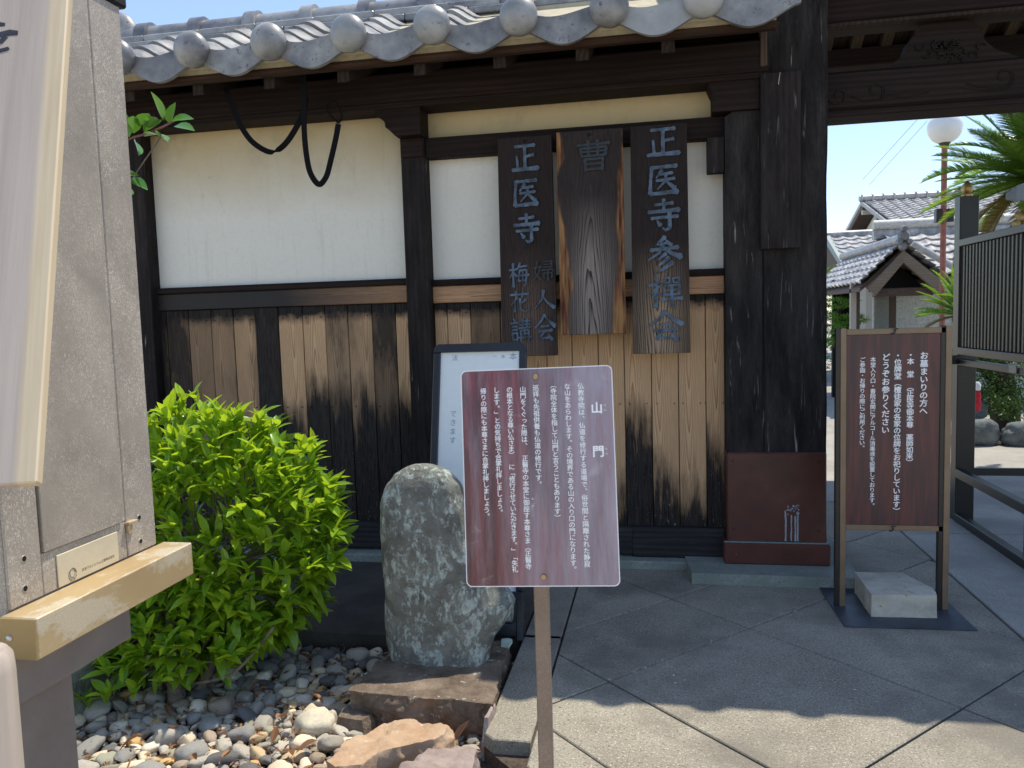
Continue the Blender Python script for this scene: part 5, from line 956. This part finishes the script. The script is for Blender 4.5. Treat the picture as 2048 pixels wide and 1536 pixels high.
for a, b, c, r in ((GX, 11.98, 2.50, .085), (GX - .06, 11.97, 2.42, .05), (GX + .07, 11.97, 2.42, .05), (GX, 11.97, 2.60, .05), (GX - .02, 11.95, 2.35, .06)): og.tube([(a, b, c), (a, b - .06, c)], [r, r * .7], 12)
og.build("ridge_ornament", TILE, ph_)
bx("cross_ridge", GX + .1, 8.4, 13.9, 14.05, 2.62, 2.78, GTILE, ph_, .02); MB().tube([(GX + .1, 13.97, 2.86), (8.4, 13.97, 2.86)], .085, 12).build("cross_ridge_cap", plain("pale_ridge", (.50, .49, .45), .6), ph_)
tiled_slope("roof_slope", (3.7, 12.45, 1.95), (1, 0, 0), (0, 1.45, .72), 17, 6, .28, .27, GTILE, ph_); MB().prism([(12.4, 1.9), (13.95, 2.66), (13.95, 2.6), (12.4, 1.84)], 'x', 3.6, 8.4).build("roof_deck", BRWN, ph_)
MB().tube([(3.62, 12.15, 2.40), (4.35, 12.1, 1.92)], .05, 10).build("descending_ridge", GTILE, ph_)
for x0, x1, y, m in ((2.90, 2.98, 12.6, CREAM), (2.98, 3.03, 12.6, BRWN), (3.30, 3.52, 12.9, None), (3.52, 3.62, 12.88, BRWN), (3.62, 8.2, 13.2, None)): bx("wall_panel", x0, x1, y, y + .08, -.02, 1.9, m or plain("pale_corrugated", (.50, .52, .49), .7) if "pale_corrugated" not in MATS or m else MATS["pale_corrugated"], ph_, 0)
cr = MB()
for i in range(14): cr.box(3.305 + i * .0155, 3.311 + i * .0155, 12.88, 12.9, 0, 1.85, 0)
cr.build("corrugation", plain("pale_rib", (.36, .38, .36), .7), ph_, kind='stuff'); bx("inner_shade_sheet", 2.98, 3.4, 14.2, 14.3, -.02, 2.0, VOID, ph_, 0)  # black sheet standing in for the unlit inside of the porch
# far hall roof at the left of the porch
fh = thing("far_hall", "long grey tiled roof of a low hall behind the porch", "building", (6, 20, 0))
tiled_slope("roof_slope", (3.9, 17.0, 2.25), (1, 0, 0), (0, 2.2, .95), 26, 8, .28, .28, GTILE, fh); MB().prism([(17, 2.2), (19.1, 3.1), (21, 2.2)], 'x', 3.9, 12).build("roof_deck", BRWN, fh); bx("wall", 4.3, 11.6, 17.4, 20.6, -.02, 2.25, CREAM, fh, 0)
MB().tube([(3.8, 19.1, 3.18), (12, 19.1, 3.18)], .1, 10).build("ridge", GTILE, fh); MB().prism([(16.98, 2.27), (19.1, 3.22), (19.1, 3.05), (16.98, 2.15)], 'x', 3.82, 3.92).build("bargeboard", TEAL, fh)
# lamp
lm = thing("globe_lamp", "white globe lamp on a tall rust-red pole beyond the gate", "lamp", (4.64, 14, 0))
GLB = N("opal_globe"); GLB = GLB.fin((.86, .86, .84), .25); MB().tube([(4.64, 11.3, -.02), (4.64, 11.3, 3.62)], .032, 12)
def lampat(y, f=11.3 / 14): return f
f_ = 11.3 / 14; X = 4.64 * f_; Zc = 1.5 + (4.375 - 1.5) * f_; rad = .262 * f_
MB().tube([(X, 11.3, -.02), (X, 11.3, Zc - rad)], .036, 14).build("pole", plain("rust_red_paint", (.32, .11, .08), .6, var=.3, scale=12), lm)
bm = bmesh.new(); bmesh.ops.create_uvsphere(bm, u_segments=32, v_segments=20, radius=rad); o = MB(); o.addbm(bm, True); o.v = [(x + X, y + 11.3, z + Zc) for x, y, z in o.v]; o.build("globe", GLB, lm)
MB().tube([(X, 11.3, Zc - rad * 1.12), (X, 11.3, Zc - rad * .86)], [.05, .085], 16).build("collar", BRWN, lm)
for dx in (-.10, .045): bx("floodlight", X + dx - .005, X + dx + .065, 11.24, 11.34, 1.5 + 1.36 * f_, 1.5 + 1.58 * f_, DARKBR, lm, .005)
lm.location = (X, 11.3, 0)
for c in lm.children: c.location -= Vector((X - 4.64, 11.3 - 14, 0))
for i, (a, b) in enumerate((((5.5, 18, 5.2), (-4.2, 24, -.2)), ((5.7, 18, 5.1), (-3.4, 24, -.6)))):
    pass
wr = bpy.data.objects
for lab, p0, p1 in (("upper thin overhead wire crossing the sky beside the globe lamp", (6.9, 22, 6.55), (5.35, 22, 4.85)), ("lower thin overhead wire crossing the sky beside the globe lamp", (7.0, 22.4, 6.3), (5.6, 22.4, 4.75))):
    t = MB().tube([p0, p1], .006, 5).build("overhead_wire", plain("wire_grey", (.25, .27, .3), .6) if "wire_grey" not in MATS else MATS["wire_grey"]); tag(t, lab, "wire")
# cycads
def frond(L, droop, wd, seg=34, seed=0, lift=.4):
    rnd = random.Random(seed); m = MB(); pts = []
    for i in range(seg + 1): t = i / seg; pts.append(Vector((0, L * t * (1 - .10 * t * droop), L * (lift * t - droop * .55 * t * t))))
    m.tube(pts[::4] + [pts[-1]], [.011 * (1 - .8 * k / 9) for k in range(len(pts[::4]) + 1)], 5)
    for i in range(3, seg * 2):
        t = i / (seg * 2); p = pts[int(t * seg)].lerp(pts[min(seg, int(t * seg) + 1)], t * seg % 1); tt = (pts[min(seg, int(t * seg) + 1)] - pts[int(t * seg)]).normalized()
        ll = wd * (math.sin(math.pi * min(1, t * .9 + .12)) ** .6) * rnd.uniform(.85, 1.1)
        for s in (-1, 1):
            d = (Vector((s, .55 + .35 * t, .32)) + Vector((0, 0, rnd.uniform(-.12, .1)))).normalized(); w = tt * .0065; e = p + d * ll + Vector((0, 0, -.12 * ll)); mid = p + d * ll * .5
            m.add([p - w, p + w, mid + w * .9, e, mid - w * .9], [(0, 1, 2, 4), (4, 2, 3)], False)
    return m.mesh("frond")
def cycad(lab, cx, cy, cz, n, L, seed, trunk=True, phi=(-.6, 1.1), skip=None):
    rnd = random.Random(seed); t = thing("cycad", lab, "sago palm", (cx, cy, 0))
    FR = [frond(L, dr, .17 * L, seed=k, lift=lf) for k, (dr, lf) in enumerate(((.5, .35), (.9, .45), (.3, .25)))]; FD = frond(L, .9, .15 * L, seed=9, lift=.2)
    for m in FR: m.materials.append(CYC)
    FD.materials.append(CYCD)
    if trunk: MB().tube([(cx + .62, cy + .3, -.02), (cx + .5, cy + .22, cz * .45), (cx + .2, cy + .1, cz * .8), (cx, cy, cz)], [.16, .15, .14, .12], 14).build("trunk", BARKD, t)
    for i in range(n):
        az = i * 2.39996 + rnd.uniform(-.2, .2); el = phi[1] - (phi[1] - phi[0]) * (i / n) ** .8; me = FD if i > n * .86 else rnd.choice(FR)
        o = bpy.data.objects.new("frond", me); COL.objects.link(o); o.parent = t; o.matrix_local = Matrix.Translation((0, 0, cz)) @ Matrix.Rotation(az, 4, 'Z') @ Matrix.Rotation(el, 4, 'X') @ Matrix.Rotation(rnd.uniform(-.4, .4), 4, 'Y') @ Matrix.Scale(rnd.uniform(.85, 1.1), 4)
    return t
cy1 = cycad("large sago palm with wide arching fronds beyond the black gate leaf, upper right", 3.42, 8.0, 2.62, 90, .98, 3, phi=(-.75, 1.25))
for i, (x, z, dx, dz) in enumerate(((-.20, -.36, -.5, .3), (-.13, -.33, .3, .5), (-.24, -.40, -.3, -.3), (-.08, -.42, .4, -.3), (-.17, -.38, .1, .2))):
    MB().tube([(3.42 + x, 7.75, 2.62 + z), (3.42 + x + dx * .07, 7.74, 2.62 + z + dz * .06), (3.42 + x + dx * .12, 7.74, 2.62 + z + dz * .12)], [.028, .034, .018], 8).build("seed_lobe", plain("cycad_seed", (.55, .42, .20), .8, var=.3, scale=50) if "cycad_seed" not in MATS else MATS["cycad_seed"], cy1)
cycad("smaller low sago palm between the porch and the visitor sign", 3.50, 9.9, 1.38, 34, .66, 8, phi=(-.3, 1.3))
bn = thing("plastic_banner", "blue-grey and yellow plastic sheet caught in the large sago palm", "banner", (3.2, 7.4, 2.5))
def strip(name, pts, hs_, mat):
    m = MB(); vs = []
    for (x, y, z), h in zip(pts, hs_): vs += [(x, y, z - h / 2), (x, y, z + h / 2), (x, y + .004, z + h / 2), (x, y + .004, z - h / 2)]
    n = len(pts); m.add(vs, [(i * 4 + k, i * 4 + (k + 1) % 4, i * 4 + 4 + (k + 1) % 4, i * 4 + 4 + k) for i in range(n - 1) for k in range(4)], False); return m.build(name, mat, bn)
strip("grey_part", [(2.78, 7.0, 2.36), (2.85, 6.98, 2.38), (2.95, 7.0, 2.40), (3.02, 7.03, 2.41)], [.05, .12, .15, .15], plain("blue_grey_plastic", (.22, .27, .33), .35, var=.1)); strip("yellow_part", [(3.021, 7.03, 2.41), (3.15, 7.0, 2.41), (3.4, 7.1, 2.41)], [.15, .14, .14], plain("yellow_plastic", (.62, .52, .10), .35, var=.1))
# clumps of foliage
def clump(nm, c, r, n, size, mat, parent, seed, flat=1.):
    rnd = random.Random(seed); m = MB(); c = Vector(c)
    for i in range(n):
        d = Vector((rnd.gauss(0, 1), rnd.gauss(0, 1), rnd.gauss(0, 1))).normalized(); q = c + Vector((d.x * r[0], d.y * r[1], d.z * r[2])) * (rnd.uniform(.55, 1.02) * (1 + .25 * noise.noise(d * 2.5 + c)))
        vs, f_ = leafgeo(size * rnd.uniform(.7, 1.3), size * .42, .3, .4, 2); M4 = Matrix.Translation(q) @ frame_of((d + Vector((rnd.gauss(0, .6), rnd.gauss(0, .6), rnd.gauss(0, .5) + .3))), rnd.uniform(0, 6.3)); m.add([M4 @ Vector(v) for v in vs], f_, True)
    o = m.build(nm, mat, parent)
    return o
LEAFK = mat_leaf("dark_hedge_leaf", (.035, .085, .025), (.10, .19, .035), .2, .45)
pn = thing("niwaki_pine", "cloud-pruned green pine with flat foliage pads at the edge of the gate column", "pine", (3.1, 14, 0))
MB().tube(smooth([(3.1, 14.2, -.02), (3.2, 14.2, .5), (3.0, 14.2, 1.0), (3.1, 14.2, 1.6)], 4), .05, 8).build("trunk", BARKD, pn)
for i, (x, z, rx) in enumerate(((3.0, 1.60, .32), (2.75, 1.40, .25), (3.2, 1.32, .28), (2.9, 1.17, .3), (3.25, 1.05, .25), (2.7, .95, .3))): clump("foliage_pad", (x, 14, z), (rx, .25, .085), 700, .045, PINE, pn, 40 + i)
for nm, lab, c, r, n, sz, m, tr_ in (("garden_tree", "light green small-leaved tree above the low roof beside the gate column", (3.0, 15.8, 2.0), (.55, .5, .36), 1500, .06, LEAFB, 1.7), ("azalea_bush", "dark rounded azalea bush seen through the legs of the gate leaf", (3.98, 9.8, .70), (.72, .4, .52), 9000, .05, LEAFK, .3), ("azalea_bush", "low green bush left of the azalea, behind the gate post", (3.3, 10.5, .6), (.4, .3, .5), 3500, .05, LEAFK, .2), ("hedge_bush", "dark green bush hidden behind the pine at the far side of the yard", (2.5, 18, .5), (1.3, .5, .7), 3500, .08, LEAFB, .3)):
    t = thing(nm, lab, "tree" if "tree" in nm else "bush", (c[0], c[1], 0)); MB().tube([(c[0], c[1], -.02), (c[0] + .05, c[1], tr_)], [.05, .03], 8).build("trunk", BARKD, t); clump("crown", c, r, n, sz, m, t, int(c[0] * 100)); 
DRK = mat_rock("garden_rock", (.09, .10, .10), (.17, .19, .19), (.28, .30, .29), bd=.02)
for lab, x, y, r, z in (("dark rounded garden rock left of the pair beyond the gate leaf", 3.42, 9.2, .2, .12), ("grey garden rock right of the pair beyond the gate leaf", 3.82, 9.15, .19, .10), ("bluish rock behind the pair beyond the gate leaf", 3.5, 9.7, .2, .3)):
    t = thing("garden_rock", lab, "rock", (x, y, 0)); m = pebgeo(int(x * 10), 4, (1, .8, .75)); m.v = [(x + a * r, y + b * r, z + c * r) for a, b, c in m.v]; m.build("stone", DRK, t)
for lab, x, y, z, r in (("red hanging cloth figure behind the azalea bush", 3.34, 9.0, .50, .075),):
    t = thing("red_cloth", "red and white cloth bundle beside the azalea bush", "cloth", (x, y, z)); m = MB(); m.tube([(x, y, z - .12), (x, y, z - .05), (x, y, z + .05), (x, y, z + .10)], [.03, .038, .034, .02], 10); m.build("red_part", plain("red_cloth", (.5, .02, .04), .8), t); MB().tube([(x, y, z + .10), (x, y, z + .16), (x, y, z + .19)], [.03, .034, .012], 10).build("white_part", WHITEP, t)
bx("far_wall", 1.5, 3.6, 19, 19.1, -.02, .7, DARKBR, None, 0); tag(bpy.data.objects["far_wall"], "low dark wall closing the yard behind the pine", "wall")
